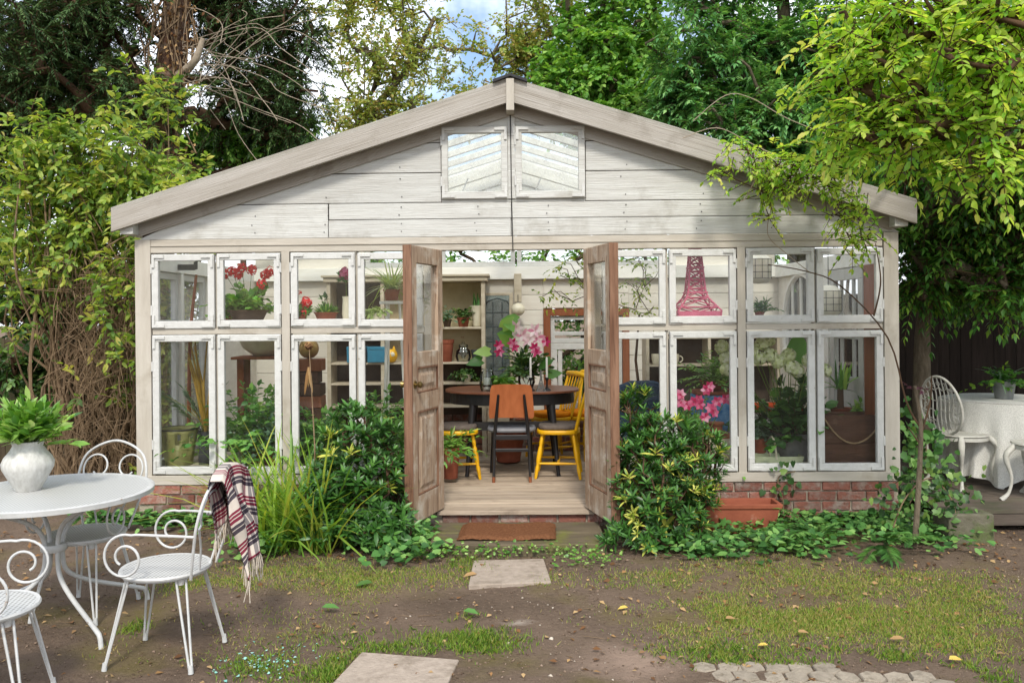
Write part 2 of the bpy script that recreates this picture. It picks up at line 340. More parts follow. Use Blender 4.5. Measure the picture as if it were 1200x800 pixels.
m_yellow = M('yellow_chair_paint', 'E3AE12', 'D29A0C', 9, rough=.42, spec=.4, bump=.08, dirt='B8821C', dscale=9, dthr=(.64, .8))
m_cush = M('grey_brown_cushion', '6B6058', '59504A', 20, rough=.95, spec=.1, bump=.4, bscale=120)
m_orange = M('orange_cushion', 'E08A1C', 'D27A14', 14, rough=.9, spec=.1, bump=.3, bscale=120)
m_glass = glassmat('window_glass', (.975, .98, .975), .45, .014); m_dusty = glassmat('dusty_gable_glass', (.95, .96, .955), .45, .5); m_jar = glassmat('clear_glass', (.9, .93, .92), 1.3, .02)
m_lead = glassmat('pale_blue_leaded_glass', (.55, .66, .68), 1.0, .35)
m_came = M('lead_came', '4A5458', '3E4649', 8, rough=.5, spec=.4, metal=.5, bump=.1)
m_wax = M('white_wax', 'F2EEE2', 'E8E2D2', 6, rough=.45, spec=.4, bump=.03)
m_iron = M('black_iron', '262423', '33302D', 12, rough=.55, spec=.4, bump=.1)
m_silver = M('tarnished_silver', '9A9892', '7F7C76', 14, rough=.35, spec=.5, metal=.8, bump=.1)
m_brass = M('aged_brass', '9A8455', '77633C', 20, rough=.35, spec=.5, metal=.9, bump=.1)
m_zinc = M('galvanised_zinc', '8C8E8C', '6F7271', 12, rough=.5, spec=.4, metal=.5, bump=.15)
m_olive = M('olive_enamel', '8C8A55', '7B7947', 10, rough=.5, spec=.4, bump=.1, dirt='5B4632', dscale=9, dthr=(.64, .74))
m_redwood = M('red_brown_timber', '8F573A', '7A4529', 5, (4, 4, .5), .65, .25, .2, 20, (6, 6, .5))
m_crate = M('dark_trough_timber', '5E4436', '483328', 6, (.6, 3, 3), .8, .2, .35, 20, (.5, 5, 5), dirt='7C6A5B', dscale=5, dthr=(.58, .8))
m_rope = M('pale_rope', 'B39A7A', '9C8465', 60, rough=1, spec=.05, bump=.8, bscale=200)
m_wicker = M('weathered_basket', '7A6555', '634F42', 40, (1, 1, 6), .95, .1, .9, 90)
m_trug = M('pale_green_trug', 'C3C9A6', 'AEB592', 12, rough=.8, spec=.2, bump=.2)
m_cream = M('cream_ceramic', 'DDD5BE', 'CBC2A8', 9, rough=.35, spec=.45, bump=.05)
m_dkpot = M('charcoal_pot', '45474A', '38393B', 12, rough=.7, spec=.3, bump=.15)
m_blue = M('blue_painted_tin', '2F7F9C', '2A6E8A', 10, rough=.5, spec=.4, bump=.1)
m_bluefl = M('blue_floral_cloth', '2E6FB4', '86B4DC', 16, rough=.9, spec=.1, bump=.2)
m_navy = M('navy_upholstery', '33465C', '2A3B50', 10, rough=.8, spec=.2, bump=.15)
m_orcl = M('orange_red_cloth', 'D9552A', 'C8481F', 10, rough=.9, spec=.1, bump=.2)
m_pinkt = M('pink_painted_metal', 'CC6A82', 'BC5872', 12, rough=.45, spec=.45, bump=.05)
m_paper = M('white_paper_shade', 'EBE7DA', 'E0DBCC', 10, rough=.85, spec=.15, bump=.1)
m_gold = M('gold_leaf_globe', 'C8A566', 'A98448', 8, rough=.35, spec=.5, metal=.6, bump=.15)
m_dresser = M('distressed_cream_paint', 'C9BEA9', 'B3A68F', 6, (.6, 3, 3), .7, .25, .2, 26, dirt='8A7A66', dscale=5, dthr=(.58, .78), rand=.05)
m_darkin = M('dark_cabinet_back', '5E5148', '4C4038', 6, rough=.85, spec=.15, bump=.15)
m_wallp = M('faded_floral_paper', 'C2B494', 'B5A685', 12, rough=.9, spec=.1, bump=.05, dirt='9A5D49', dscale=16, dthr=(.66, .72))
m_net, _t, _b, _o = newmat('lace_net')
_b.inputs['Base Color'].default_value = lin('D6D4CC'); _b.inputs['Roughness'].default_value = .9
_tc = _t.nodes.new('ShaderNodeTexCoord').outputs['Object']; _v = node(_t, 'ShaderNodeTexVoronoi', Scale=150.0); _t.links.new(_tc, _v.inputs['Vector'])
_tp = _t.nodes.new('ShaderNodeBsdfTransparent'); _ms = _t.nodes.new('ShaderNodeMixShader')
_t.links.new(ramp(_t, _v.outputs['Distance'], ((.1, (.6, .6, .6)), (.6, (.95, .95, .95)))), _ms.inputs[0]); _t.links.new(_tp.outputs[0], _ms.inputs[1]); _t.links.new(_b.outputs[0], _ms.inputs[2]); _t.links.new(_ms.outputs[0], _o.inputs[0])
m_concrete = M('mossy_concrete', '6E6A5C', '5A5648', 12, rough=.95, spec=.1, bump=.5, bscale=40, dirt='56613A', dscale=5, dthr=(.48, .66))

l_euon = leafmat('shrub_leaf', ('1F3C18', '305622', '467530', '6A9844'), .25, .38, .5)
l_varieg = leafmat('variegated_leaf', ('BFBE4A', 'D9D46A', '8FA03A', '5E8A2C'), .3, .4, .4)
l_strap = leafmat('strap_leaf', ('4C7426', '6C9634', '96B64A', 'B4B450'), .42, .45, .4)
l_ground = leafmat('ground_leaf', ('32562A', '467438', '629248', '8CB262'), .3, .5, .35)
l_ivy = leafmat('ivy_leaf', ('263F20', '38582B', '557838', '7C984C'), .25, .42, .45)
l_laurel = leafmat('laurel_leaf', ('3B6B22', '5D8E33', '86B04E', 'B5CC84'), .35, .35, .5)
l_climb = leafmat('climber_leaf', ('446430', '658640', '8CAA4C', 'B2BE5C', 'C8BE66'), .52, .45, .35)
l_conif = leafmat('conifer_spray', ('2E4029', '3A5230', '4C653A', '637A48'), .12, .7, .15)
l_maple = leafmat('pale_tree_leaf', ('6A8440', '86A04E', 'A2B05E', 'B8AE68', 'B08A58'), .45, .5, .3)
l_lime = leafmat('green_tree_leaf', ('44742E', '629640', '86B452', 'ACCC6C'), .42, .45, .35)
l_dark = leafmat('dark_ash_leaf', ('3C6C40', '54884C', '74A65E', '9EC47C'), .32, .42, .4)
l_bright = leafmat('backlit_branch_leaf', ('629838', '86B844', 'AACE54', 'CADC6C', 'E2DC80'), .62, .4, .4, (1.2, 1.15, .5))  # leaf colours lightened to carry a backlit look
l_wist = leafmat('hanging_wisteria_leaf', ('2A4E20', '3C6A2A', '588A34', '8AA840'), .4, .45, .35)
l_fern = leafmat('fern_leaf', ('34592A', '4C7A38', '76A052'), .35, .5, .3)
l_house = leafmat('house_plant_leaf', ('3A6A2C', '55893A', '78A84C', 'A4C66A'), .35, .4, .45)
l_spider = leafmat('spider_plant_leaf', ('7F9A50', 'A5B878', 'C8D0A0'), .35, .45, .35)
l_palm = leafmat('palm_leaf', ('5A7A62', '6F8F74', '88A488'), .3, .45, .35)
l_dry = leafmat('yellowed_cane_leaf', ('A58420', 'BF9A26', '7F6A28', 'C4B045'), .35, .5, .3)
l_red = leafmat('red_petal', ('CE1420', 'EA222C', 'F24A48'), .3, .5, .3, (1.1, .6, .6))
l_pink = leafmat('magenta_petal', ('B0164E', 'D23470', 'E67CA4', 'F0B8CC'), .35, .45, .35, (1.1, .7, .9))
l_palepink = leafmat('pale_lily_petal', ('E8C0C8', 'F2DDDD', 'F5EAE6', 'D887A0'), .35, .45, .35, (1.1, .95, .95))
l_hydr = leafmat('hydrangea_floret', ('D2DC9C', 'E6EBC4', 'F4F4E4'), .3, .5, .3, (1.05, 1.05, .9))
l_grass = leafmat('lawn_grass', ('4E6E22', '6A9034', '8CAA44', 'AAA65A', 'BCAC74'), .4, .5, .3)
l_litter = leafmat('fallen_leaf', ('5A3E28', '7A5636', '96734A', 'B89A6E', '6A4A32'), .15, .7, .2, (1, .9, .7))
l_yel = leafmat('yellow_fallen_leaf', ('C79A2C', 'D8B850', 'C8AE7C'), .2, .6, .25, (1, .9, .6))

# ------------------------------------------------------------------ ground
def ground_z(x, y):
    x = np.asarray(x, float); y = np.asarray(y, float)
    near = np.exp(-((x / 9) ** 2 + ((y + 2) / 7) ** 2) ** 2)
    z = .010 * np.sin(x * 2.3 + 1.1 * np.sin(y * 1.7)) + .008 * np.sin(y * 3.9 + .8 * np.sin(x * 3.1)) + .005 * np.sin(x * 9.1 + y * 6.3) * np.sin(y * 8.7 - x * 3.3)
    return z * near - .006
def axis(lo, hi, fine, far):
    a = list(np.arange(lo, hi, fine)); s = fine; v = a[-1]
    while v < far: s *= 1.35; v += s; a.append(v)
    s = fine; v = a[0]
    while v > -far: s *= 1.35; v -= s; a.insert(0, v)
    return np.array(a)
gx, gy = axis(-5, 5.5, .06, 150), axis(-4.6, 1.0, .06, 150)
X, Y = np.meshgrid(gx, gy); Zg = ground_z(X, Y) + np.where((np.abs(X) < 7) & (np.abs(Y + 2) < 4), rng.normal(0, .0025, X.shape), 0)
V = np.stack([X.ravel(), Y.ravel(), Zg.ravel()], 1); nx, ny = len(gx), len(gy)
i = (np.arange(ny - 1)[:, None] * nx + np.arange(nx - 1)[None]).ravel()
T = np.concatenate([np.stack([i, i + 1, i + nx + 1], 1), np.stack([i, i + nx + 1, i + nx], 1)])
m_ground, t, b, o = newmat('garden_soil')
tc = t.nodes.new('ShaderNodeTexCoord').outputs['Object']
c = mixc(t, ramp(t, noise(t, tc, 2.2, 8, .65), ((.35, (0, 0, 0)), (.65, (1, 1, 1)))), lin('7C6A5B'), lin('645549'))
c = mixc(t, ramp(t, noise(t, tc, 38, 5, .7), ((.42, (0, 0, 0)), (.7, (1, 1, 1)))), c, lin('7E6C5C'))
c = mixc(t, ramp(t, noise(t, tc, 1.3, 6, .6), ((.52, (0, 0, 0)), (.68, (.75, .75, .75)))), c, lin('73693F'))
def spot(c, px, py, rx, ry, colr, amt, sc_=5):
    q = PZ(px, py); d = node(t, 'ShaderNodeMapping'); d.inputs['Location'].default_value = (-q[0] / rx, -q[1] / ry, 0); d.inputs['Scale'].default_value = (1 / rx, 1 / ry, 0)
    t.links.new(tc, d.inputs['Vector']); ln = node(t, 'ShaderNodeVectorMath', operation='LENGTH'); t.links.new(d.outputs[0], ln.inputs[0])
    ad = node(t, 'ShaderNodeMath', operation='ADD'); t.links.new(ln.outputs['Value'], ad.inputs[0])
    mu = node(t, 'ShaderNodeMath', operation='MULTIPLY_ADD'); t.links.new(noise(t, tc, sc_, 6, .65), mu.inputs[0]); mu.inputs[1].default_value = 1.4; mu.inputs[2].default_value = -.7; t.links.new(mu.outputs[0], ad.inputs[1])
    return mixc(t, ramp(t, ad.outputs[0], ((.2, (amt,) * 3), (1.3, (0, 0, 0)))), c, lin(colr))
c = spot(c, 740, 775, .34, .30, 'A58E7D', .85)        # trodden dry earth
c = spot(c, 606, 727, .11, .05, 'B9AC9E', .6, 14)    # pale scuffed patch
c = spot(c, 545, 705, .55, .25, '574A3E', .6)
c = spot(c, 950, 690, 1.2, .55, '7C6E4A', .45)       # thin mossy turf
c = spot(c, 400, 690, .75, .22, '7C6F4A', .4)
t.links.new(c, b.inputs['Base Color']); b.inputs['Roughness'].default_value = .97; b.inputs['Specular IOR Level'].default_value = .1
bn = node(t, 'ShaderNodeBump', Strength=1.0, Distance=.03); t.links.new(noise(t, tc, 30, 9, .75), bn.inputs['Height']); t.links.new(bn.outputs[0], b.inputs['Normal'])
go = link('ground', np_mesh('ground', V, T, None, True), m_ground); tag(go, 'trodden brown garden soil with thin worn turf', 'ground', kind='structure')

# ------------------------------------------------------------------ summerhouse
def fx(px): return float(P(px, 430, 0)[0])
HX0, HX1, DEP, FLZ = fx(162), fx(1051), 2.7, .137
RID, KS = 3.446, .3125
house = thing('summerhouse', 'cream timber summerhouse with glazed front and open double doors', 'summerhouse', (0, 0, 0))
def part(mb, name, mat, parent=house, bevel=.003, **k): return mb.build(name, mat, parent, bevel=bevel, **k)
AL = math.atan(KS)
def rake(name, x0, x1, top, hgt, y0, y1, mat):       # board that follows the roof slope
    sgn = 1 if x1 > 0 else -1; pts = []
    for x, dz in ((x0, 0), (x1, 0), (x1, -hgt), (x0, -hgt)):
        dx, z = x, -KS * abs(x) + dz; a = AL * sgn; pts.append((dx * math.cos(a) - z * math.sin(a), dx * math.sin(a) + z * math.cos(a)))
    return part(MB().prism(pts if sgn > 0 else pts[::-1], y0, y1), name, mat, loc=(0, 0, top), rot=(0, AL * sgn, 0))
EX = 3.06
for s in (-1, 1):
    rake('bargeboard', s * .002, s * EX, RID, .185, -.185, -.15, m_barge)
    rake('inner_bargeboard', s * .002, s * 2.93, RID - .045, .215, -.049, -.038, m_barge)
    rake('soffit_shade_board', s * .002, s * (EX - .02), RID - .03, .012, -.149, .01, m_gable)  # opaque strip added under the roof sheet so the overhang shades the gable
    rake('roof_slope', s * .002, s * (EX - .01), RID - .004, .02, -.19, DEP + .2, m_roofsheet)
    for k in range(6): rake('rafter', s * .002, s * 2.9, RID - .043, .06, .14 + k * .45, .175 + k * .45, m_white)
part(MB().box(-.03, .03, -.212, -.02, 3.19, 3.43), 'ridge_block', m_trim)
part(MB().prism([(-.13, 3.40), (0, 3.447), (.13, 3.40), (.13, 3.425), (0, 3.468), (-.13, 3.425)], -.218, .05), 'ridge_cap', m_felt)
part(MB().box(-.04, .04, .06, DEP, 3.22, 3.36), 'ridge_beam', m_white)
for s in (-1, 1):                                     # purlin ends and eave plates at the corners
    part(MB().box(s * 2.96 - .05, s * 2.96 + .05, -.145, DEP + .1, 2.29, 2.465), 'eaves_plate', m_gable)
# gable cladding
def gboard(x0, x1, z0, z1):
    def lim(z): return (RID - .20 - z) / KS
    poly = [(max(x0, -lim(z0)), z0), (min(x1, lim(z0)), z0)]
    for z in np.linspace(z0, z1, 2)[1:]: poly += [(min(x1, lim(z)), z)]
    poly += [(max(x0, -lim(z1)), z1)]
    poly[2] = (max(poly[2][0], x0 + .01), z1); poly[3] = (min(poly[3][0], x1 - .01), z1)
    d = random.uniform(0, .008); z0 += .002; z1 -= .002
    bo = part(MB().prism(poly, -.028 - d, -.004 - d), 'board', m_gable, bevel=.004)
    bo.rotation_euler = (0, random.uniform(-.0012, .0012), 0)
    return bo
XS = fx(388); G = .006
WL = (fx(520), fx(597)); WR = (fx(606), fx(687)); GW0, GW1 = 2.545, 3.105
gboard(-2.92, XS - G, 2.257, 2.52)
gboard(XS, .0, 2.257, 2.392); gboard(.002, 3.0, 2.257, 2.392); gboard(XS, 0, 2.397, 2.52); gboard(.002, 3.0, 2.397, 2.52)
for z0, z1 in ((2.526, 2.752), (2.758, 2.985), (2.991, 3.104)):
    gboard(-2.9, WL[0] - .004, z0, z1); gboard(WR[1] + .004, 2.9, z0, z1)
gboard(-1.2, 0, 3.110, 3.25); gboard(.002, 1.2, 3.110, 3.25)
part(MB().box(WL[0] - .002, WR[1] + .002, -.03, -.004, 2.521, 2.543), 'sill_strip', m_gable)
part(MB().box(WL[1] + .002, WR[0] - .002, -.045, -.004, 2.545, 3.19), 'cover_strip', m_gable)
part(MB().prism([(-2.9, 2.26), (2.9, 2.26), (2.9, 2.325), (WR[1], 3.05), (WR[1], 2.53), (WL[0], 2.53), (WL[0], 3.06), (-2.9, 2.325)], .0, .02), 'gable_dark_backing', m_darkin, bevel=0)  # dark sheet added to block interior light showing through the board joints
nl = MB()
for z in (2.30, 2.36, 2.43, 2.49, 2.57, 2.71, 2.80, 2.94):
    for x in np.arange(-2.6, 2.7, .58):
        xx = x + random.uniform(-.03, .03)
        if abs(xx) < (RID - .36 - z) / KS and not (WL[0] - .02 < xx < WR[1] + .02 and z > 2.5): nl.tube([(xx, -.0365, z), (xx, -.02, z)], .0045, 6)
tag(part(nl, 'nail_heads', m_iron, bevel=0), kind='stuff')

part(MB().tube([(.0, -.05, 3.2), (.004, -.052, 2.6), (.012, -.053, 2.13)], .004, 5), 'cord', m_iron, bevel=0)
# sashes
_br = {}
def sash(x0, x1, z0, z1, fr=.052, Yf=-.02, parent=house, mat=None, rotz=0, origin=None, name='window', bars=(), brackets=True, th=.045, glass=None):
    w_, h_ = x1 - x0, z1 - z0; mb = MB()
    mb.box(0, w_, -th / 2, th / 2, 0, fr * 1.12).box(0, w_, -th / 2, th / 2, h_ - fr, h_)
    mb.box(0, fr, -th / 2, th / 2, fr * 1.12, h_ - fr).box(w_ - fr, w_, -th / 2, th / 2, fr * 1.12, h_ - fr)
    for (a, b_, c_, d_) in bars: mb.box(a * w_, b_ * w_, -th * .3, th * .3, c_ * h_, d_ * h_)
    o = mb.build(name, mat or m_sash, parent, bevel=.005, loc=origin or (x0, Yf, z0), rot=(0, 0, rotz))
    MB().box(fr - .005, w_ - fr + .005, .002, .006, fr, h_ - fr + .005).build('pane', glass or m_glass, o)
    # putty bead
    if brackets:
        k = 'b'
        if k not in _br:
            _br[k] = MB().prism([(0, 0), (.095, 0), (.095, .02), (.02, .02), (.02, .095), (0, .095)], -.006, .007).mesh('corner_bracket'); _br[k].materials.append(m_sash)
            _br['h'] = MB().tube([(0, 0, 0), (0, 0, .075)], .009, 8).mesh('hinge'); _br['h'].materials.append(m_sash)
        for cx, cz, ry in ((.006, .01, 0), (w_ - .006, .01, -90), (w_ - .006, h_ - .01, 180), (.006, h_ - .01, 90)):
            b_ = link('corner_bracket', _br[k], None, o, (cx, -th / 2 - .006, cz), (0, R(ry), 0))
        for hz in (.18, .74): link('hinge', _br['h'], None, o, (0 if brackets != 'R' else w_, -th / 2 + .002, h_ * hz))
    return o
ZU0, ZU1, ZL0, ZL1 = 1.563, 2.14, .42, 1.505
BAYS = (((181, 254), (257, 331)), ((343, 418), (421, 497)), ((706, 780), (784, 862)), ((874, 953), (956, 1033)))
for bay in BAYS:
    for q, (a, b_) in enumerate(bay):
        j = lambda: random.uniform(-.004, .004)
        sash(fx(a), fx(b_), ZU0 + j(), ZU1 + j(), brackets='L' if q == 0 else 'R', Yf=-.02 + j())
        sash(fx(a), fx(b_), ZL0 + j(), ZL1 + j(), brackets='L' if q == 0 else 'R', Yf=-.02 + j())
sash(WL[0], WL[1], GW0, GW1, fr=.05, Yf=-.03, mat=m_gable, glass=m_dusty); sash(WR[0], WR[1], GW0, GW1, fr=.05, Yf=-.03, mat=m_gable, glass=m_dusty)
for q in (WL, WR): part(MB().tube([(q[0] + .16, .03, 2.62), (q[0] + .20, .05, 2.72)], .006, 6), 'window_stay', m_wmetal, bevel=0)

# front frame
for a, b_ in ((162, 180), (1034, 1051)): part(MB().box(fx(a), fx(b_), -.045, .06, .34, 2.255), 'corner_post', m_trim)
for a, b_ in ((332.3, 341.7), (863.3, 872.7), (498.5, 517), (687, 704.5)): part(MB().box(fx(a), fx(b_), -.042, .05, .34 if not 400 < a < 700 else FLZ, 2.15), 'post', m_trim)
part(MB().box(HX0 + .12, HX1 - .12, -.038, .06, 2.15, 2.253), 'head_rail', m_trimh)
part(MB().box(HX0 + .12, HX1 - .12, -.047, -.039, 2.20, 2.207), 'head_bead', m_trimh)
for a, b_ in ((181, 331.6), (342.5, 498), (705, 862.5), (873.5, 1033)):
    part(MB().box(fx(a), fx(b_), -.03, .05, ZL1 + .008, ZU0 - .006), 'transom', m_trimh)
for a, b_ in ((163, 498), (705, 1050)):
    part(MB().prism([(fx(a), .34), (fx(b_), .34), (fx(b_), .412), (fx(a), .412)], -.048, .07), 'sill', m_trimh)
for a in (255.5, 419.5, 782, 954.5): part(MB().box(fx(a) - .007, fx(a) + .007, -.012, .05, .413, 2.149), 'mullion', m_trim)

# brick plinth: each brick is a piece
bm_ = MB()
bm_.add([(x * random.uniform(.985, 1), y * random.uniform(.97, 1), z_ * .0335 * random.uniform(.95, 1)) for z_ in (-1, 1) for x, y in ((-.105, -.05), (.105, -.05), (.105, .05), (-.105, .05))],
        [(3, 2, 1, 0), (4, 5, 6, 7), (0, 1, 5, 4), (1, 2, 6, 5), (2, 3, 7, 6), (3, 0, 4, 7)])
BRK = []
for k in range(4):
    q = MB(); q.v = [(x + random.uniform(-.003, .003), y + random.uniform(-.003, .003), z + random.uniform(-.002, .002)) for x, y, z in bm_.v]; q.f = bm_.f
    me = q.mesh('brick'); me.materials.append(m_brick); BRK.append(me)
def brickwork(name, x0, x1, yf, z0, z1, course=.076):
    w_ = MB().box(x0, x1, yf + .016, yf + .1, z0, z1).build(name, m_mortar, house)
    n = int(round((z1 - z0) / course))
    for r in range(n):
        x = x0 + (.0 if r % 2 else .112); z = z1 - (r + .5) * course
        while x < x1:
            xc = x + .11; wd = .215
            lo, hi = max(x + .004, x0), min(x + .22, x1)
            if hi - lo > .05:
                b_ = link('brick', random.choice(BRK), None, w_, ((lo + hi) / 2, yf + .05 + random.uniform(-.004, .003), z), (random.uniform(-.01, .01), random.uniform(-.012, .012), random.uniform(-.012, .012)))
                b_.scale = ((hi - lo) / .213, 1, 1); 
                m = b_.modifiers.new('bevel', 'BEVEL'); m.width = .005; m.segments = 1
            x += .225
brickwork('brick_plinth', HX0 + .01, fx(498), -.04, -.04, .338)
brickwork('brick_plinth', fx(705), HX1 - .01, -.04, -.04, .338)
brickwork('threshold_riser', fx(500), fx(704), -.06, -.04, .104, .072)
brickwork('brick_dado', -1.0, 1.4, DEP - .06, FLZ, .56, .0846)

# floor
y = -.10; k = 0
while y < DEP - .05:
    wd = .118 if k else .15
    part(MB().box((HX0 + .1) if k else fx(512), (HX1 - .1) if k else fx(694), y + .004, min(y + wd - .004, DEP - .06), .105, FLZ + random.uniform(-.002, .002)), 'floorboard', m_floor, bevel=.004); y += wd; k += 1

# doors: leaf built in its own frame, x along the width from the hinge
def door(hx, ang, name, flip):
    W_, H_, TH = .575, 2.0, .055
    o = MB(); zz = lambda f: H_ * (1 - f)
    sgn = flip; X = lambda a, b_: (min(sgn * a, sgn * b_), max(sgn * a, sgn * b_))
    def bar(x0, x1, f0, f1, t=TH): a, b_ = X(x0, x1); o.box(a, b_, -t / 2, t / 2, zz(f1), zz(f0))
    st = .095
    bar(0, st, 0, 1); bar(W_ - st, W_, 0, 1)
    for f0, f1 in ((0, .062), (.385, .44), (.535, .60), (.905, 1)): bar(st, W_ - st, f0, f1, TH - .002)
    d = o.build(name, m_door, house, bevel=.004, loc=(hx, -.03, .15), rot=(0, 0, ang))
    a, b_ = X(st - .005, W_ - st + .005)
    MB().box(a, b_, -.003, .003, zz(.39), zz(.058)).build('pane', m_glass, d)
    for f0, f1 in ((.44, .535), (.60, .905)):
        p0, p1 = zz(f1), zz(f0)
        mb = MB().box(a, b_, -.011, .011, p0 - .004, p1 + .004)
        for sy in (-1, 1):                            # raised field
            a2, b2 = a + .055, b_ - .055; e = .03; z0, z1 = p0 + .035, p1 - .035
            y0, y1 = sy * .011, sy * .021
            v = [(a2, y0, z0), (b2, y0, z0), (b2, y0, z1), (a2, y0, z1), (a2 + e, y1, z0 + e), (b2 - e, y1, z0 + e), (b2 - e, y1, z1 - e), (a2 + e, y1, z1 - e)]
            f = [(4, 5, 6, 7), (0, 1, 5, 4), (1, 2, 6, 5), (2, 3, 7, 6), (3, 0, 4, 7)]
            mb.add(v, f if sy < 0 else [q[::-1] for q in f])
        mb.build('panel', m_door, d)
        mo = MB()                                     # moulding round the panel
        for sy in (-1, 1):
            yy0, yy1 = sorted((sy * .012, sy * .027)); i0, i1 = a + .004, b_ - .004
            mo.box(i0, i0 + .014, yy0, yy1, p0, p1).box(i1 - .014, i1, yy0, yy1, p0, p1).box(i0 + .014, i1 - .014, yy0, yy1, p0, p0 + .014).box(i0 + .014, i1 - .014, yy0, yy1, p1 - .014, p1)
        mo.build('moulding', m_dooredge, d, bevel=.004)
    a, b_ = X(W_ + .001, W_ + .012); MB().box(a, b_, -.034, .034, 0.0, H_).build('edge_strip', m_dooredge, d, bevel=.003)
    kx = sgn * (W_ - st / 2)
    kn = MB()
    for sy in (-1, 1):
        kn.tube([(kx, sy * .027, zz(.50)), (kx, sy * .034, zz(.50))], .028, 14); kn.tube([(kx, sy * .033, zz(.5)), (kx, sy * .05, zz(.5)), (kx, sy * .055, zz(.5)), (kx, sy * .075, zz(.5)), (kx, sy * .085, zz(.5))], [.009, .009, .02, .026, .012], 14)
    if flip < 0: kn.build('knob', m_brass, d, smooth=True)
    else: MB().box(kx - .03, kx + .03, -.034, -.0275, zz(.51), zz(.475)).build('latch_plate', m_door, d)
    return d
dl = door(fx(516), R(72), 'door', -1); dr = door(fx(688), R(-76), 'door', 1)

# rear wall
RY = DEP
# opening of the mirror stand-in lies at the right of the doorway: boards stop either side of it
wx0, wx1, wz1 = float(P(637, 400, RY)[0]), float(P(737, 400, RY)[0]), float(P(660, 362, RY)[2])
def clad(x0, x1, z0, z1, name='rear_board'):
    part(MB().box(x0, x1, RY + .03, RY + .06, z0, z1), 'rear_lining', m_inner, bevel=0)
    n = max(1, int(round((z1 - z0) / .17))); h = (z1 - z0) / n
    for k in range(n): part(MB().box(x0, x1, RY + random.uniform(0, .004), RY + .028, z0 + k * h + .002, z0 + (k + 1) * h - .002), name, m_inner, bevel=.004)
XL, XR = HX0 + .02, HX1 - .02
clad(XL, wx0, .0, 2.03); clad(wx1, XR, .0, 2.03); clad(wx0 + .001, wx1 - .001, wz1 + .01, 2.03); clad(wx0 + .001, wx1 - .001, 0, .55)
part(MB().box(XL, XR, RY - .07, RY + .07, 2.032, 2.17), 'tie_beam', m_white)
for k in range(4):
    x = -1.62 + k * .84; sash(x, x + .82, 2.174, 2.56, fr=.05, Yf=RY + .02, brackets=False, name='rear_window')
for s in (-1, 1):
    q = [(1.75, 2.172), (2.9, 2.172), (2.9, RID - .05 - KS * 2.9), (1.75, RID - .05 - KS * 1.75)] if s > 0 else [(-1.63, 2.172), (-1.63, RID - .05 - KS * 1.63), (-2.85, RID - .05 - KS * 2.85), (-2.85, 2.172)]
    part(MB().prism(q, RY + .01, RY + .04), 'rear_gable_panel', m_inner)
part(MB().prism([(-1.628, 2.565), (1.745, 2.565), (1.745, RID - .05 - KS * 1.745), (0, RID - .05), (-1.628, RID - .05 - KS * 1.628)], RY + .011, RY + .041), 'rear_gable_panel', m_white)
for s in (-1, 1):
    for k in range(6):
        tp_ = RID - .075 - k * .135; xe = (tp_ - .125 - 2.57) / KS
        if xe > .15: rake('rear_gable_board', s * .003, s * min(xe, 1.6), tp_, .118, RY - .03 - .012 * (k % 2), RY - .002, m_white)
# timber-framed window with white sashes, added in place of a mirror's reflection
fw = .075
part(MB().box(wx0, wx0 + fw, RY - .05, RY + .03, .555, wz1).box(wx1 - fw, wx1, RY - .05, RY + .03, .555, wz1).box(wx0 + fw, wx1 - fw, RY - .05, RY + .03, wz1 - fw, wz1).box(wx0 + fw, wx1 - fw, RY - .05, RY + .03, .555, .60), 'mirror_stand_in_frame', m_redwood)
zm = float(P(660, 402, RY)[2])
sash(wx0 + fw + .003, wx1 - fw - .003, zm + .003, wz1 - fw - .003, fr=.045, Yf=RY, brackets=False, name='rear_window', bars=((.05, .95, .28, .42),))
sash(wx0 + fw + .003, wx1 - fw - .003, .603, zm, fr=.07, Yf=RY, brackets=False, name='rear_window', bars=((.10, .16, .1, .9),))
# side walls
def side(xw, face, cols):
    for y0, y1 in cols:
        for z0, z1 in ((.42, 1.505), (1.563, 2.02)):
            sash(0, y1 - y0, z0, z1, origin=(xw, y0, z0), rotz=R(90), brackets=False, name='side_window', fr=.055)
    part(MB().box(xw - .05, xw + .05, .065, DEP, 2.025, 2.15), 'side_rail', m_white); part(MB().box(xw - .04, xw + .04, .065, DEP, 1.51, 1.558), 'side_transom', m_white)
    part(MB().box(xw - .05, xw + .05, .07, DEP, -.02, .41), 'side_plinth', m_inner)
side(HX0 + .05, 1, ((.10, .62), (.70, 1.25)))
part(MB().box(HX0, HX0 + .1, 1.30, DEP, .412, 1.508), 'side_panel', m_inner); part(MB().box(HX0, HX0 + .1, 1.30, DEP, 1.56, 2.023), 'side_panel', m_inner)
for y in (.625, 1.253): part(MB().box(HX0 + .02, HX0 + .1, y, y + .045, .412, 2.023), 'side_post', m_white)
xr_ = HX1 - .05
part(MB().box(xr_ - .05, xr_ + .05, .065, DEP, 2.025, 2.15), 'side_rail', m_white); part(MB().box(xr_ - .05, xr_ + .05, .07, DEP, -.02, .41), 'side_plinth', m_inner)
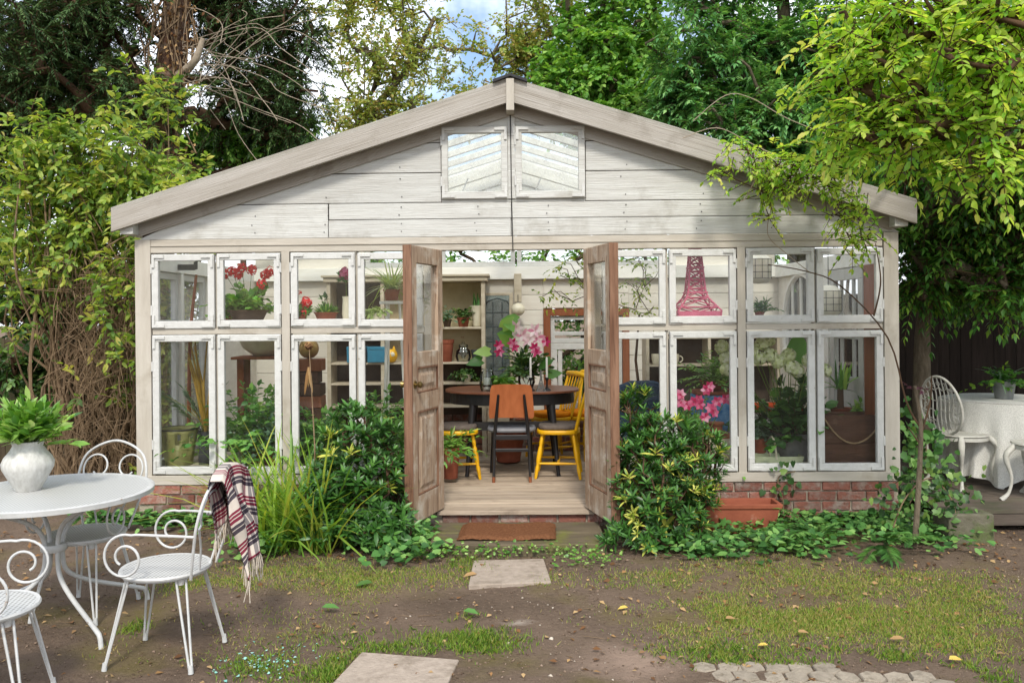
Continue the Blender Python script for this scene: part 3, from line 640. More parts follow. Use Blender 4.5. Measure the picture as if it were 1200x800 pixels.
# right wall: timber jamb, white glazed door, arched window in a cream panel
part(MB().box(xr_ - .06, xr_ + .04, .07, .34, .412, 2.023), 'timber_jamb', m_redwood)
ds = sash(0, .72, .412, 2.02, origin=(xr_ - .02, .40, .412), rotz=R(90), brackets=False, name='side_door', fr=.10, bars=((.1, .9, .0, .42), (.1, .9, .62, .67), (.3, .34, .42, .95), (.66, .70, .42, .95)))
part(MB().box(xr_ - .05, xr_ + .03, 1.14, 1.30, .412, 2.023), 'side_post', m_white)
AY0, AY1, AZ0 = 1.45, 2.45, 1.25
arc = [(AY0 + .5 - .5 * math.cos(t_), 1.55 + .48 * math.sin(t_)) for t_ in np.linspace(0, math.pi, 15)]
pl = MB()
pl.box(xr_, xr_ + .03, 1.31, AY0, .412, 2.023).box(xr_, xr_ + .03, AY1, DEP, .412, 2.023).box(xr_, xr_ + .03, AY0, AY1, .412, AZ0)
for (ya, za), (yb, zb) in zip(arc[:-1], arc[1:]):
    pl.add([(xr_, ya, za), (xr_, yb, zb), (xr_, yb, 2.023), (xr_, ya, 2.023), (xr_ + .03, ya, za), (xr_ + .03, yb, zb), (xr_ + .03, yb, 2.023), (xr_ + .03, ya, 2.023)], [(0, 3, 2, 1), (4, 5, 6, 7), (0, 1, 5, 4)])
part(pl, 'side_panel', m_inner, bevel=0)
aw = MB().tube([(xr_ - .01, y_, z_) for y_, z_ in [(AY0, AZ0)] + arc + [(AY1, AZ0)]], .03, 6).tube([(xr_ - .01, AY0, AZ0), (xr_ - .01, AY1, AZ0)], .03, 6).tube([(xr_ - .01, AY0, 1.55), (xr_ - .01, AY1, 1.55)], .016, 6)
for y_ in (1.7, 1.95, 2.2): aw.tube([(xr_ - .01, y_, AZ0), (xr_ - .01, y_, 1.99)], .014, 6)
aw = part(aw, 'arched_window', m_white, bevel=0); MB().slab([(0, 0)] * 0 or [(xr_ + .004, AY0), (xr_ + .008, AY0), (xr_ + .008, AY1), (xr_ + .004, AY1)], AZ0, 2.02).build('pane', m_glass, aw)
# inside shelf behind the transoms, inside staging behind the lower lights
for a, b_ in ((182, 330), (344, 496), (706, 861), (875, 1032)): part(MB().box(fx(a), fx(b_), .052, .34, 1.535, 1.56), 'window_shelf', m_white)
for a, b_ in ((182, 490), (716, 1030)):
    part(MB().box(fx(a), fx(b_), .09, .72, .41, .445), 'staging', m_dresser); 
    for q in (a + 8, b_ - 8): part(MB().box(fx(q) - .03, fx(q) + .03, .6, .66, FLZ, .409), 'staging_leg', m_crate)

# ------------------------------------------------------------------ step, mat, slabs, cobbles, deck, fences
st = thing('timber_step', 'mossy timber sleeper step below the open doorway', 'step', (0, -.5, 0))
x0, x1 = float(PZ(498, 640, .07)[0]), float(PZ(714, 638, .07)[0])
for y0, y1 in ((-.78, -.50), (-.465, -.16)):
    MB().box(x0 + random.uniform(0, .03), x1 - random.uniform(0, .03), y0, y1, -.05, .072 + random.uniform(-.006, .004)).build('plank', m_sleeper, st, world=True, bevel=.008)
q0, q1 = PZ(536, 633, .09), PZ(654, 633, .09)
mm = MB(); nxm, nym = 60, 24
for jy in range(nym + 1):
    for ix in range(nxm + 1):
        u, v_ = ix / nxm, jy / nym
        ed = min(u, 1 - u, v_, 1 - v_); x = q0[0] + (q1[0] - q0[0]) * u + random.uniform(-.006, .006) * (ed < .04); yy = -.70 + .42 * v_ + random.uniform(-.006, .006) * (ed < .04)
        mm.v.append((x + .02 * (v_ - .5), yy, .078 + .022 * min(1, ed * 14) + random.uniform(-.003, .003) + .006 * math.sin(u * 9)))
for jy in range(nym):
    for ix in range(nxm):
        a = jy * (nxm + 1) + ix; mm.f.append((a, a + 1, a + nxm + 2, a + nxm + 1))
tag(mm.build('doormat', m_mat, None, origin=(0, -.5, .07), smooth=True), 'brown coir doormat lying on the mossy step', 'doormat')
def slab(name, pxs, label, z=.028):
    pts = [PZ(a, b_, z) for a, b_ in pxs]; c_ = np.mean(pts, axis=0)
    o = MB().slab([(p[0] - c_[0], p[1] - c_[1]) for p in pts], -.06, 0).build(name, m_slab, None, bevel=.006, loc=(c_[0], c_[1], z)); return tag(o, label, 'paving slab')
slab('stepping_slab', ((549, 685), (646, 681), (637, 654), (555, 656)), 'grey-brown stone slab set in soil just below the step', .014)
slab('stepping_slab', ((357, 834), (506, 838), (538, 772), (424, 763)), 'pale square stone slab set in grass at the bottom edge', .014)
pav = MB().slab([(.80, -3.75), (.84, -2.58), (1.95, -2.62), (2.2, -3.1), (2.2, -3.75)], -.05, -.03).build('cobble_path', m_soil, None); tag(pav, 'corner of grey cobbled path at the bottom edge', 'path', kind='structure')
cobs = []
for k in range(5):
    n = 6; rr = [(.066 + random.uniform(-.004, .004)) for _ in range(n)]; pl_ = [(rr[i_] * math.cos(2 * math.pi * i_ / n), rr[i_] * .97 * math.sin(2 * math.pi * i_ / n)) for i_ in range(n)]
    mb = MB(); mb.v = [(x, y_, -.03) for x, y_ in pl_] + [(x * .99, y_ * .99, .006) for x, y_ in pl_] + [(x * .9, y_ * .9, .013) for x, y_ in pl_] + [(0, 0, .015)]
    mb.f = [(i_, (i_ + 1) % n, n + (i_ + 1) % n, n + i_) for i_ in range(n)] + [(n + i_, n + (i_ + 1) % n, 2 * n + (i_ + 1) % n, 2 * n + i_) for i_ in range(n)] + [(2 * n + i_, 2 * n + (i_ + 1) % n, 3 * n) for i_ in range(n)]
    me = mb.mesh('cobble', True); me.materials.append(m_cobble); cobs.append(me)
for r in range(11):
    for q in range(14):
        x = .88 + q * .112 + (.056 if r % 2 else 0); yy = -2.62 - r * .099
        if x > 1.75 + .25 * r / 3 or (r == 0 and x > 1.55): continue
        ob = link('cobble', random.choice(cobs), None, pav, (x + random.uniform(-.007, .007), yy + random.uniform(-.007, .007), random.uniform(-.014, -.004)), (random.uniform(-.05, .05), random.uniform(-.05, .05), R(30 + 60 * random.randint(0, 5)) + random.uniform(-.15, .15)))
        ob.scale = (random.uniform(.92, 1.08), random.uniform(.85, 1.02), 1)

dk = thing('deck', 'low dark timber deck at the right of the summerhouse', 'deck', (4.6, 1.1, 0))
y = -.24
while y < 2.3:
    MB().box(3.22 + random.uniform(0, .02), 6.4, y, y + .135, .13, .16 + random.uniform(-.003, .002)).build('deck_board', m_deck, dk, world=True, bevel=.003); y += .14
MB().box(3.25, 6.4, -.232, -.2, .04, .128).build('fascia_board', m_deck, dk, world=True, bevel=.003)
for x in (3.4, 4.4, 5.4): MB().box(x, x + .1, -.15, 2.2, -.02, .129).build('joist', m_fence, dk, world=True)
def fence(name, label, a, b_, h, mat, wd=.115, z0=.0, posts=3):
    a = np.array(a); b_ = np.array(b_); L = np.linalg.norm(b_ - a); ang = math.atan2(b_[1] - a[1], b_[0] - a[0])
    f = thing(name, label, 'fence', (a[0], a[1], 0), ang); x = 0
    while x < L:
        MB().box(x, x + wd - .004, random.uniform(-.004, .004), .018, z0, h + random.uniform(-.015, .012)).build('fence_board', mat, f); x += wd
    for z in (.4, h - .25): MB().box(0, L, .019, .06, z, z + .08).build('fence_rail', mat, f)
    for k in range(posts): MB().box(L * k / (posts - 1) - .05, L * k / (posts - 1) + .05, .061, .16, z0, h + .03).build('fence_post', mat, f)
    return f
fence('board_fence', 'dark stained board fence behind the lace covered table', (3.1, 2.62), (6.9, 2.4), 1.83, m_fence)
fence('board_fence', 'weathered board fence behind the tangled vine at left', (-6.6, 2.6), (-3.0, 3.2), 1.42, m_fencel)

# ------------------------------------------------------------------ garden table and scroll chairs
m_perf, t, b, o = newmat('white_perforated_metal')
tc = t.nodes.new('ShaderNodeTexCoord').outputs['Object']; vo = node(t, 'ShaderNodeTexVoronoi', voronoi_dimensions='2D', Scale=52.0, Randomness=.0); t.links.new(tc, vo.inputs['Vector'])
c = mixc(t, ramp(t, vo.outputs['Distance'], ((.22, (1, 1, 1)), (.3, (0, 0, 0)))), lin('BABAB8'), lin('6E6D67'))
c = mixc(t, ramp(t, noise(t, tc, 7, 7, .7), ((.55, (0, 0, 0)), (.8, (.6, .6, .6)))), c, lin('B3AFA6'))
t.links.new(c, b.inputs['Base Color']); b.inputs['Roughness'].default_value = .45
def arcpts(c, r0, r1, a0, a1, n, plane): # spiral in a plane given by a function (u,v)->xyz
    return [plane(c[0] + (r0 + (r1 - r0) * i_ / (n - 1)) * math.cos(a0 + (a1 - a0) * i_ / (n - 1)), c[1] + (r0 + (r1 - r0) * i_ / (n - 1)) * math.sin(a0 + (a1 - a0) * i_ / (n - 1))) for i_ in range(n)]
def smooth_path(pts, n=24):
    pts = np.array(pts, float); m = len(pts); out = []
    for i_ in range(m - 1):
        p0, p1, p2, p3 = pts[max(i_ - 1, 0)], pts[i_], pts[i_ + 1], pts[min(i_ + 2, m - 1)]
        for k in range(n // (m - 1) + 1):
            u = k / (n // (m - 1) + 1); out.append(.5 * ((2 * p1) + (-p0 + p2) * u + (2 * p0 - 5 * p1 + 4 * p2 - p3) * u * u + (-p0 + 3 * p1 - 3 * p2 + p3) * u ** 3))
    out.append(pts[-1]); return out
def scroll_chair(label):
    c_ = thing('scroll_chair', label, 'chair', group='white scroll chairs round the garden table')
    SH = .435
    MB().lathe([(.0, -.008), (.196, -.008), (.196, .0), (.0, -.002)], 36, (0, 0, SH), cap=False).build('seat', m_perf, c_, smooth=True)
    MB().lathe([(.193, -.009), (.212, -.012), (.215, -.004), (.21, .004), (.194, .001)], 36, (0, 0, SH), cap=False).build('seat_edge', m_wmetal, c_, smooth=True)
    MB().tube([(.195 * math.cos(a), .195 * math.sin(a), SH - .018) for a in np.linspace(0, 2 * math.pi, 37)], .006, 6).build('seat_ring', m_wmetal, c_, smooth=True)
    bp = lambda y_, z_: (-.195 - .24 * (z_ - SH), y_, z_)
    MB().tube(smooth_path([bp(-.14, SH - .02), bp(-.185, .56), bp(-.215, .70), bp(-.17, .84), bp(0, .91), bp(.17, .84), bp(.215, .70), bp(.185, .56), bp(.14, SH - .02)], 48), .0072, 8).build('back_frame', m_wmetal, c_, smooth=True)
    for s in (-1, 1):
        pl_ = lambda u, v_, s=s: bp(s * u, v_)
        pts = smooth_path([pl_(.06, SH), pl_(.10, .55), pl_(.175, .66)], 10) + arcpts((.098, .755), .098, .035, math.pi * -.28, math.pi * 1.75, 26, pl_)
        MB().tube(pts, .0055, 8).build('back_scroll', m_wmetal, c_, smooth=True)
        ap = lambda u, v_, s=s: (u, s * (.215 + .02 * (u > .05)), v_)
        pts = smooth_path([(-.24, s * .21, .635), (-.12, s * .232, .645), (.04, s * .238, .65)], 10)[:-1] + arcpts((.08, .54), .112, .035, math.pi * .6, math.pi * -2.3, 40, lambda u, v_, s=s: (u, s * .238, v_))
        MB().tube(pts, .0062, 8).build('arm', m_wmetal, c_, smooth=True)
        for fr in (-1, 1):
            a = R(42) if fr > 0 else R(138); tx, ty = .175 * math.cos(a), s * .175 * math.sin(a); fx_, fy_ = tx * 1.62, ty * 1.62
            d = np.array([-ty, tx]) / .175 * .022
            mb = MB().tube(smooth_path([(tx + d[0], ty + d[1], SH - .02), (tx * 1.06 + d[0], ty * 1.06 + d[1], SH - .06), (fx_ + d[0] * .25, fy_ + d[1] * .25, .0)], 8), .0058, 6)
            mb.tube(smooth_path([(tx - d[0], ty - d[1], SH - .02), (tx * 1.06 - d[0], ty * 1.06 - d[1], SH - .06), (fx_ - d[0] * .25, fy_ - d[1] * .25, .0)], 8), .0058, 6)
            mb.tube([(tx, ty, SH - .05), (tx, ty, SH - .012)], [.016, .024], 8).tube([(fx_ * .985, fy_ * .985, .035), (fx_, fy_, -.004)], [.011, .013], 8)
            mb.build('leg', m_wmetal, c_, smooth=True)
    return c_
chA = scroll_chair('white scroll chair tucked under the far side of the garden table')
chB = copy_tree(chA); chB['label'] = 'white scroll chair with a plaid throw over its back'
chC = copy_tree(chA); chC['label'] = 'white scroll chair cut off by the left edge of the photo'
chA.location = (-2.42, -1.83, .0); chA.rotation_euler = (0, 0, R(-96))
chB.location = (-1.70, -2.46, .0); chB.rotation_euler = (0, 0, R(176))
chC.location = (-2.24, -3.02, .0); chC.rotation_euler = (0, 0, R(12))
TX, TY, TZ = -2.475, -2.06, .722
gt = thing('garden_table', 'round white metal garden table holding the vase', 'table', (TX, TY, 0))
MB().lathe([(.0, -.012), (.475, -.012), (.475, -.003), (.0, .0)], 64, (0, 0, TZ), cap=False).build('table_top', m_perf, gt, smooth=True)
MB().lathe([(.47, -.014), (.495, -.03), (.503, -.028), (.505, -.004), (.495, .002), (.472, -.003)], 64, (0, 0, TZ), cap=False).build('table_rim', m_wmetal, gt, smooth=True)
for k in range(4):
    a = R(-38 + 90 * k); u = lambda r_, z_: (r_ * math.cos(a), r_ * math.sin(a), z_)
    MB().tube(smooth_path([u(.40, TZ - .015), u(.30, .655), u(.13, .57), u(.055, .48), u(.045, .36), u(.075, .27), u(.2, .19), u(.46, .085), u(.51, .055), u(.525, -.005)], 36), .0125, 10).build('leg', m_wmetal, gt, smooth=True)
MB().tube([u(.40, TZ - .014) if False else (.40 * math.cos(a), .40 * math.sin(a), TZ - .02) for a in np.linspace(0, 2 * math.pi, 41)], .01, 6).build('top_ring', m_wmetal, gt, smooth=True)
MB().lathe([(.06, 0), (.066, .01), (.066, .03), (.06, .04)], 16, (0, 0, .40)).build('collar', m_wmetal, gt, smooth=True)
vp = PZ(33, 574, TZ)
vs = thing('leaf_vase', 'ribbed white ceramic vase of laurel leaves on the garden table', 'vase', vp)
prof = [(.0, 0), (.062, 0), (.066, .006), (.10, .06), (.128, .105), (.132, .13), (.118, .158), (.088, .19), (.075, .212), (.082, .232), (.078, .234), (.07, .214), (.08, .19), (.10, .15), (.0, .08)]; prof = [(r_ * .98, z_ * 1.14) for r_, z_ in prof]
mb = MB().lathe(prof, 40, cap=False)
mb.v = [(x * (1 + .012 * math.sin(13 * math.atan2(y, x))), y * (1 + .012 * math.sin(13 * math.atan2(y, x))), z) for x, y, z in mb.v]
mb.build('vase', m_vase, vs, smooth=True)
n = 56; D = rdir(n, 1.6, .72); D[:, 2] = np.abs(D[:, 2]); D = nrm(D); A = vp[None] + np.array([[0, 0, .235]]) + D * np.array([.06, .06, .02])
Lt = rng.uniform(.10, .23, n)
leaf_obj('foliage', on_twigs(A, D, Lt, 4, .10, .04, droop=.05, spread=.75, flat=.35, shape='oval', pairs=False, lo=.35, curl=.1), l_laurel, vs)
tube_obj('stems', A - D * .08, A + D * Lt[:, None], .003, .002, m_green, vs)

# plaid throw over the chair back
m_plaid, t, b, o = newmat('plaid_wool'); at = node(t, 'ShaderNodeAttribute', attribute_name='suv'); sx = t.nodes.new('ShaderNodeSeparateXYZ'); t.links.new(at.outputs['Vector'], sx.inputs[0])
def stripe(sock, per, stops):
    md = node(t, 'ShaderNodeMath', operation='MULTIPLY'); md.inputs[1].default_value = 1 / per; t.links.new(sock, md.inputs[0]); fr_ = node(t, 'ShaderNodeMath', operation='FRACT'); t.links.new(md.outputs[0], fr_.inputs[0])
    r_ = ramp(t, fr_.outputs[0], stops); r_.node.color_ramp.interpolation = 'CONSTANT'; return r_
Wt, Rd, Bk = lin('DAD3CB'), lin('86384C'), lin('56505A')
st_ = [(0, Wt), (.22, Rd), (.30, Wt), (.33, Rd), (.41, Wt), (.44, Rd), (.54, Wt), (.62, Bk), (.72, Wt), (.75, Bk), (.88, Wt)]
c = mixc(t, .8, stripe(sx.outputs[0], .15, st_), stripe(sx.outputs[1], .17, st_), 'MULTIPLY'); t.links.new(c, b.inputs['Base Color']); b.inputs['Roughness'].default_value = 1; b.inputs['Specular IOR Level'].default_value = .05
tcn = t.nodes.new('ShaderNodeTexCoord').outputs['Object']; bn = node(t, 'ShaderNodeBump', Strength=.5, Distance=.004); t.links.new(noise(t, tcn, 220, 2), bn.inputs['Height']); t.links.new(bn.outputs[0], b.inputs['Normal'])
th = thing('throw', 'crumpled red, black and white plaid throw over a chair back', 'throw', (-1.38, -2.46, .5))
ns, nw = 60, 26; Vt = []; uv = []
for i_ in range(ns + 1):
    s_ = -.30 + .80 * i_ / ns
    for k in range(nw + 1):
        w_ = -.19 + .38 * k / nw
        top = .925 - .9 * max(0, abs(w_) - .05) ** 2 * 3; a = abs(s_)
        sg = 1 if s_ > 0 else -1; fold = .026 * math.sin(w_ * 46 + 1.2 * s_ * 6) * min(1, a * 4) + .018 * math.sin(w_ * 21 - s_ * 9)
        pinch = 1 - .38 * min(1, a * 2.2) if sg > 0 else 1 - .3 * min(1, a * 3)
        x = -1.395 + sg * (.012 + min(a, .04) * .45) + (a * .20 if sg > 0 else a * -.02 + .10 * a) + fold * (.8 if sg > 0 else .5)
        Vt.append((x, -2.46 + w_ * pinch + .03 * s_ + .012 * math.sin(s_ * 22), top - max(0, a - .02) * (1 - .12 * math.cos(w_ * 9)) + .01 * math.cos(w_ * 33))); uv.append((s_, w_, 0))
mbt = MB(); mbt.v = Vt; mbt.f = [(i_ * (nw + 1) + k, i_ * (nw + 1) + k + 1, (i_ + 1) * (nw + 1) + k + 1, (i_ + 1) * (nw + 1) + k) for i_ in range(ns) for k in range(nw)]
cl = mbt.build('cloth', m_plaid, th, world=True, smooth=True); a_ = cl.data.attributes.new('suv', 'FLOAT_VECTOR', 'POINT'); a_.data.foreach_set('vector', np.array(uv, np.float32).ravel())
md_ = cl.modifiers.new('solid', 'SOLIDIFY'); md_.thickness = .006; md_.offset = 0
ed = [Vt[k] for k in range(nw + 1)] + [Vt[ns * (nw + 1) + k] for k in range(nw + 1)]
A = np.repeat(np.array(ed), 2, axis=0) + rng.normal(0, .003, (len(ed) * 2, 3)); B = A + np.stack([rng.normal(0, .012, len(A)), rng.normal(0, .01, len(A)), -rng.uniform(.05, .10, len(A))], 1)
tube_obj('fringe', A, B, .0028, .002, M('cream_fringe', 'D2C8B8', 'A89A8A', 60, rough=1, bump=0), th)

# ------------------------------------------------------------------ dining set inside the doorway
tcx = P(600, 458, 1.25)[0]; TH_ = .925
dt = thing('dining_table', 'oval dining table with teak top and black tapered legs', 'table', (tcx, 1.62, FLZ))
ov = [((.62 + .03 * math.cos(2 * a)) * math.copysign(abs(math.cos(a)) ** .75, math.cos(a)), .42 * math.copysign(abs(math.sin(a)) ** .75, math.sin(a))) for a in np.linspace(0, 2 * math.pi, 48, endpoint=False)]
MB().slab(ov, TH_ - FLZ - .022, TH_ - FLZ).build('table_top', m_tabletop, dt, bevel=.006)
MB().slab([(x * .93, y * .9) for x, y in ov], TH_ - FLZ - .13, TH_ - FLZ - .023).build('apron', m_black, dt, bevel=.006)
for sx_ in (-1, 1):
    for sy_ in (-1, 1):
        MB().tube([(sx_ * .37, sy_ * .29, TH_ - FLZ - .125), (sx_ * .425, sy_ * .35, .03), (sx_ * .43, sy_ * .355, 0)], [.036, .018, .02], 10).build('leg', m_black, dt, smooth=True)
MB().box(-.40, .40, -.3, -.27, .42, .50).build('cross_rail', m_black, dt)

oc = thing('plywood_chair', 'chair with orange plywood back seen from behind at the dining table', 'chair', (P(600, 560, 1.2)[0], 1.24, FLZ))
bk = MB(); nb = 14
for side_ in (0, 1):
    for zi in range(9):
        for xi in range(nb + 1):
            u = xi / nb * 2 - 1; v_ = zi / 8; wd = (.185 + .025 * (1 - v_)) * (1 - .06 * max(0, 2 * abs(v_ - .5) - .75) / .25)
            bk.v.append((u * wd, -.205 - .10 * (v_ - .2) - .03 * (u * u) * -1 + side_ * .012 - .02, .575 + v_ * .31 - .012 * u ** 4))
K = (nb + 1) * 9
for zi in range(8):
    for xi in range(nb):
        a = zi * (nb + 1) + xi; bk.f += [(a, a + 1, a + nb + 2, a + nb + 1), (K + a + nb + 1, K + a + nb + 2, K + a + 1, K + a)]
for zi in range(8): a = zi * (nb + 1); bk.f += [(a + nb + 1, a, K + a, K + a + nb + 1)[::-1], (a + nb, a + 2 * nb + 1, K + a + 2 * nb + 1, K + a + nb)[::-1]]
for xi in range(nb): a = xi; bk.f += [(a, a + 1, K + a + 1, K + a)[::-1]]; a = 8 * (nb + 1) + xi; bk.f += [(a + 1, a, K + a, K + a + 1)[::-1]]
bk.build('backrest', m_ply, oc, smooth=True)
sp = [(.225 * math.copysign(abs(math.cos(a)) ** .6, math.cos(a)), .20 * math.copysign(abs(math.sin(a)) ** .6, math.sin(a))) for a in np.linspace(0, 2 * math.pi, 28, endpoint=False)]
MB().slab(sp, .435, .475).build('seat', m_grey, oc, bevel=.018)
for s in (-1, 1):
    MB().tube([(s * .165, -.265, .0), (s * .155, -.20, .40), (s * .135, -.245, .60), (s * .115, -.29, .79)], [.012, .017, .015, .011], 8).build('leg', m_black, oc, smooth=True)
    MB().tube([(s * .165, -.267, -.002), (s * .1635, -.259, .05)], [.0135, .0145], 8).build('leg_tip', m_redwood, oc, smooth=True)
    MB().tube([(s * .20, .21, .0), (s * .17, .15, .43)], [.012, .018], 8).build('leg', m_black, oc, smooth=True)
    MB().tube([(s * .16, -.19, .40), (s * .17, .15, .41)], .014, 6).build('side_rail', m_black, oc)
MB().box(-.15, .15, -.232, -.214, .27, .30).build('stretcher', m_black, oc, bevel=.004); MB().box(-.16, .16, -.215, -.195, .375, .42).build('seat_rail', m_black, oc, bevel=.004)

def windsor(label, cush):
    c_ = thing('spindle_chair', label, 'chair', group='yellow spindle chairs round the dining table')
    sp_ = [(.20 * math.copysign(abs(math.cos(a)) ** .6, math.cos(a)), .205 * math.copysign(abs(math.sin(a)) ** .6, math.sin(a)) * (1 + .08 * math.cos(a))) for a in np.linspace(0, 2 * math.pi, 28, endpoint=False)]
    MB().slab(sp_, .405, .445).build('seat', m_yellow, c_, bevel=.012)
    MB().slab([(x * .93, y * .93) for x, y in sp_], .446, .49).build('cushion', cush, c_, bevel=.016)
    for sx_ in (-1, 1):
        for sy_ in (-1, 1):
            a_, b__ = np.array([sx_ * .14, sy_ * .14, .41]), np.array([sx_ * .205, sy_ * .19, 0])
            ts = [0, .12, .2, .26, .32, .5, .62, .68, .74, .88, 1]; rs = [.014, .016, .019, .013, .019, .023, .02, .013, .019, .017, .013]
            MB().tube([a_ + (b__ - a_) * q for q in ts], rs, 10).build('leg', m_yellow, c_, smooth=True)
    for sy_ in (-1, 1): MB().tube([(-.185, sy_ * .172, .14), (0, sy_ * .172, .14), (.185, sy_ * .172, .14)], [.009, .014, .009], 8).build('stretcher', m_yellow, c_, smooth=True)
    MB().tube([(0, -.172, .14), (0, 0, .14), (0, .172, .14)], [.009, .014, .009], 8).build('stretcher', m_yellow, c_, smooth=True)
    for k in range(6):
        y_ = -.165 + .066 * k; r_ = .015 if k in (0, 5) else .008
        MB().tube([(-.165, y_ * .95, .44), (-.21, y_, .62), (-.285, y_ * 1.08, .86)], [r_, r_ * 1.15, r_], 8).build('spindle', m_yellow, c_, smooth=True)
    MB().tube([(-.30, -.215, .865), (-.285, -.18, .872), (-.30, 0, .878), (-.285, .18, .872), (-.30, .215, .865)], [.02, .028, .03, .028, .02], 10).build('crest_rail', m_yellow, c_, smooth=True)
    return c_
wc1 = windsor('yellow spindle chair with grey cushion right of the plywood chair', m_cush)
wc2 = copy_tree(wc1); wc2['label'] = 'yellow spindle chair left of the plywood chair, partly behind the door'
wc3 = windsor('yellow spindle chair with orange cushion behind the table, left one', m_orange)
wc4 = copy_tree(wc3); wc4['label'] = 'yellow spindle chair with orange cushion nearest the rear window'
for c_, px, Yc, rz in ((wc1, 655, 1.30, 174), (wc2, 536, 1.30, 5), (wc3, 646, 2.22, 200), (wc4, 682, 2.30, 230)):
    c_.location = (P(px, 560, Yc)[0], Yc, FLZ); c_.rotation_euler = (0, 0, R(rz))

# ------------------------------------------------------------------ pots and plants
def potprof(r, h, lip=.16): return [(.0, 0), (r * .66, 0), (r * .70, .004), (r * .93, h * (1 - lip)), (r * 1.0, h * (1 - lip) + .001), (r * 1.04, h), (r * .93, h), (r * .86, h * .86), (.0, h * .86)]
def pot(parent, r, h, mat, name='pot', prof=None):
    MB().lathe(prof or potprof(r, h), 24, cap=False).build(name, mat, parent, smooth=True)
    if prof is None: MB().lathe([(.0, h * .87), (r * .85, h * .87)], 20, cap=False).build('soil', m_soil, parent)
def bush(base, n, lo, hi, k, ll, lw, up=1.0, droop=.3, shape='oval', flat=.4, sd=.8, spread=.9, r0=.02, pairs=False, lo_t=.2):
    D = rdir(n, up, sd); D[:, 2] = np.abs(D[:, 2]) * .9 + .05; D = nrm(D); L = rng.uniform(lo, hi, n)
    A = np.array(base)[None] + np.stack([rng.normal(0, r0, n), rng.normal(0, r0, n), np.zeros(n)], 1)
    return on_twigs(A, D, L, k, ll, lw, droop=droop, shape=shape, flat=flat, spread=spread, pairs=pairs, lo=lo_t), A, A + D * L[:, None] - np.array([[0, 0, 1.]]) * (droop * L)[:, None], D, L
def straps(base, n, lo, hi, wd, up=1.2, sd=.6, curl=(.3, .9), r0=.02):
    D = rdir(n, up, sd); D[:, 2] = np.abs(D[:, 2]); D = nrm(D); L = rng.uniform(lo, hi, n); A = np.array(base)[None] + np.stack([rng.normal(0, r0, n), rng.normal(0, r0, n), np.zeros(n)], 1)
    return [(A, D, nrm(np.array([[0, 0, 1.]]) - D * .3 + rng.normal(0, .1, (n, 3))), L, wd * np.ones(n) * rng.uniform(.7, 1.1, n), 'blade', .3, rng.uniform(*curl, n))]
def head(c, r, n, ps, shape='simple'):
    q = rdir(n); tang = nrm(np.cross(q, rng.normal(size=(n, 3)))); Pt = np.array(c)[None] + q * r * rng.uniform(.75, 1, (n, 1)) - tang * ps * .5
    return (Pt, tang, q, ps * np.ones(n), ps * .9 * np.ones(n), shape, .1, .15)
def lily(c, ax, r, wd):
    ax = nrm(np.array(ax, float)); u = nrm(np.cross(ax, [0, 0, 1.]) + 1e-5); v_ = np.cross(ax, u); a = np.arange(6) * math.pi / 3
    D = nrm(np.cos(a)[:, None] * u + np.sin(a)[:, None] * v_ + ax[None] * .75); return (np.repeat(np.array(c)[None], 6, 0), D, ax[None] - D * .2, r * np.ones(6), wd * np.ones(6), 'oval', .15, .35)
def potted(label, px, py, Y, r, h, potm=m_terra, name='potted_plant', cat='potted plant', prof=None, group=None):
    t_ = thing(name, label, cat, P(px, py, Y), group=group); pot(t_, r, h, potm, prof=prof); return t_, np.array(t_.location) + np.array([0, 0, h * .9])
def foliage(t_, sets, mat, name='foliage'): return leaf_obj(name, sets, mat, t_)
def simple_plant(label, px, py, Y, r, h, leafm, n, lo, hi, k, ll, lw, potm=m_terra, stemm=m_green, **kw):
    t_, b_ = potted(label, px, py, Y, r, h, potm); s_, A, B, D, L = bush(b_, n, lo, hi, k, ll, lw, **kw); foliage(t_, s_, leafm); tube_obj('stems', A, B, .0025, .0015, stemm, t_); return t_, b_, B

SHY = .2                                              # depth of the window shelf
# upper left lights
t_, b_ = potted('red geranium in a weathered basket bowl behind the upper left window', 291, 377, SHY, .16, .095, m_wicker)
s_, A, B, D, L = bush(b_, 60, .07, .26, 3, .06, .058, up=1.1, sd=.7, shape='heart', r0=.06, droop=.15); foliage(t_, s_, l_house); tube_obj('stems', A, B, .0025, .002, m_green, t_)
hs_ = [P(272, 318, SHY), P(283, 314, SHY - .03), P(295, 316, SHY), P(279, 322, SHY), P(316, 318, SHY), P(311, 322, SHY), P(307, 333, SHY - .05), P(264, 321, SHY)]
foliage(t_, [head(c_, .046, 70, .026) for c_ in hs_], l_red, 'blossom'); tube_obj('flower_stems', [b_] * len(hs_), hs_, .0025, .002, m_green, t_)
t_, b_ = potted('red geranium beside the succulent bowl on the window shelf', 352, 379, SHY, .05, .07, m_terra)
s_, A, B, D, L = bush(b_, 22, .05, .13, 3, .05, .048, shape='heart', r0=.03); foliage(t_, s_, l_house)
foliage(t_, [head(P(359, 354, SHY), .05, 60, .028), head(P(356, 366, SHY - .02), .035, 40, .024), head(P(351, 343, SHY), .02, 20, .02)], l_red, 'blossom')
t_, b_ = potted('succulent rosettes in a terracotta bowl on the window shelf', 382, 376, SHY, .095, .07, m_terra)
n = 90; q = rdir(n, .5); q[:, 2] = np.abs(q[:, 2]); foliage(t_, [(b_[None] + q * np.array([.05, .05, .01]), q, np.tile([[0, 0, 1.]], (n, 1)), rng.uniform(.05, .10, n), .018 * np.ones(n), 'oval', .4, -.1)], l_house)
s_, A, B, D, L = bush(b_, 3, .14, .19, 2, .06, .03, up=3, sd=.3); foliage(t_, s_, l_euon, 'tall_shoot'); tube_obj('stems', A, B, .003, .002, m_twig, t_)
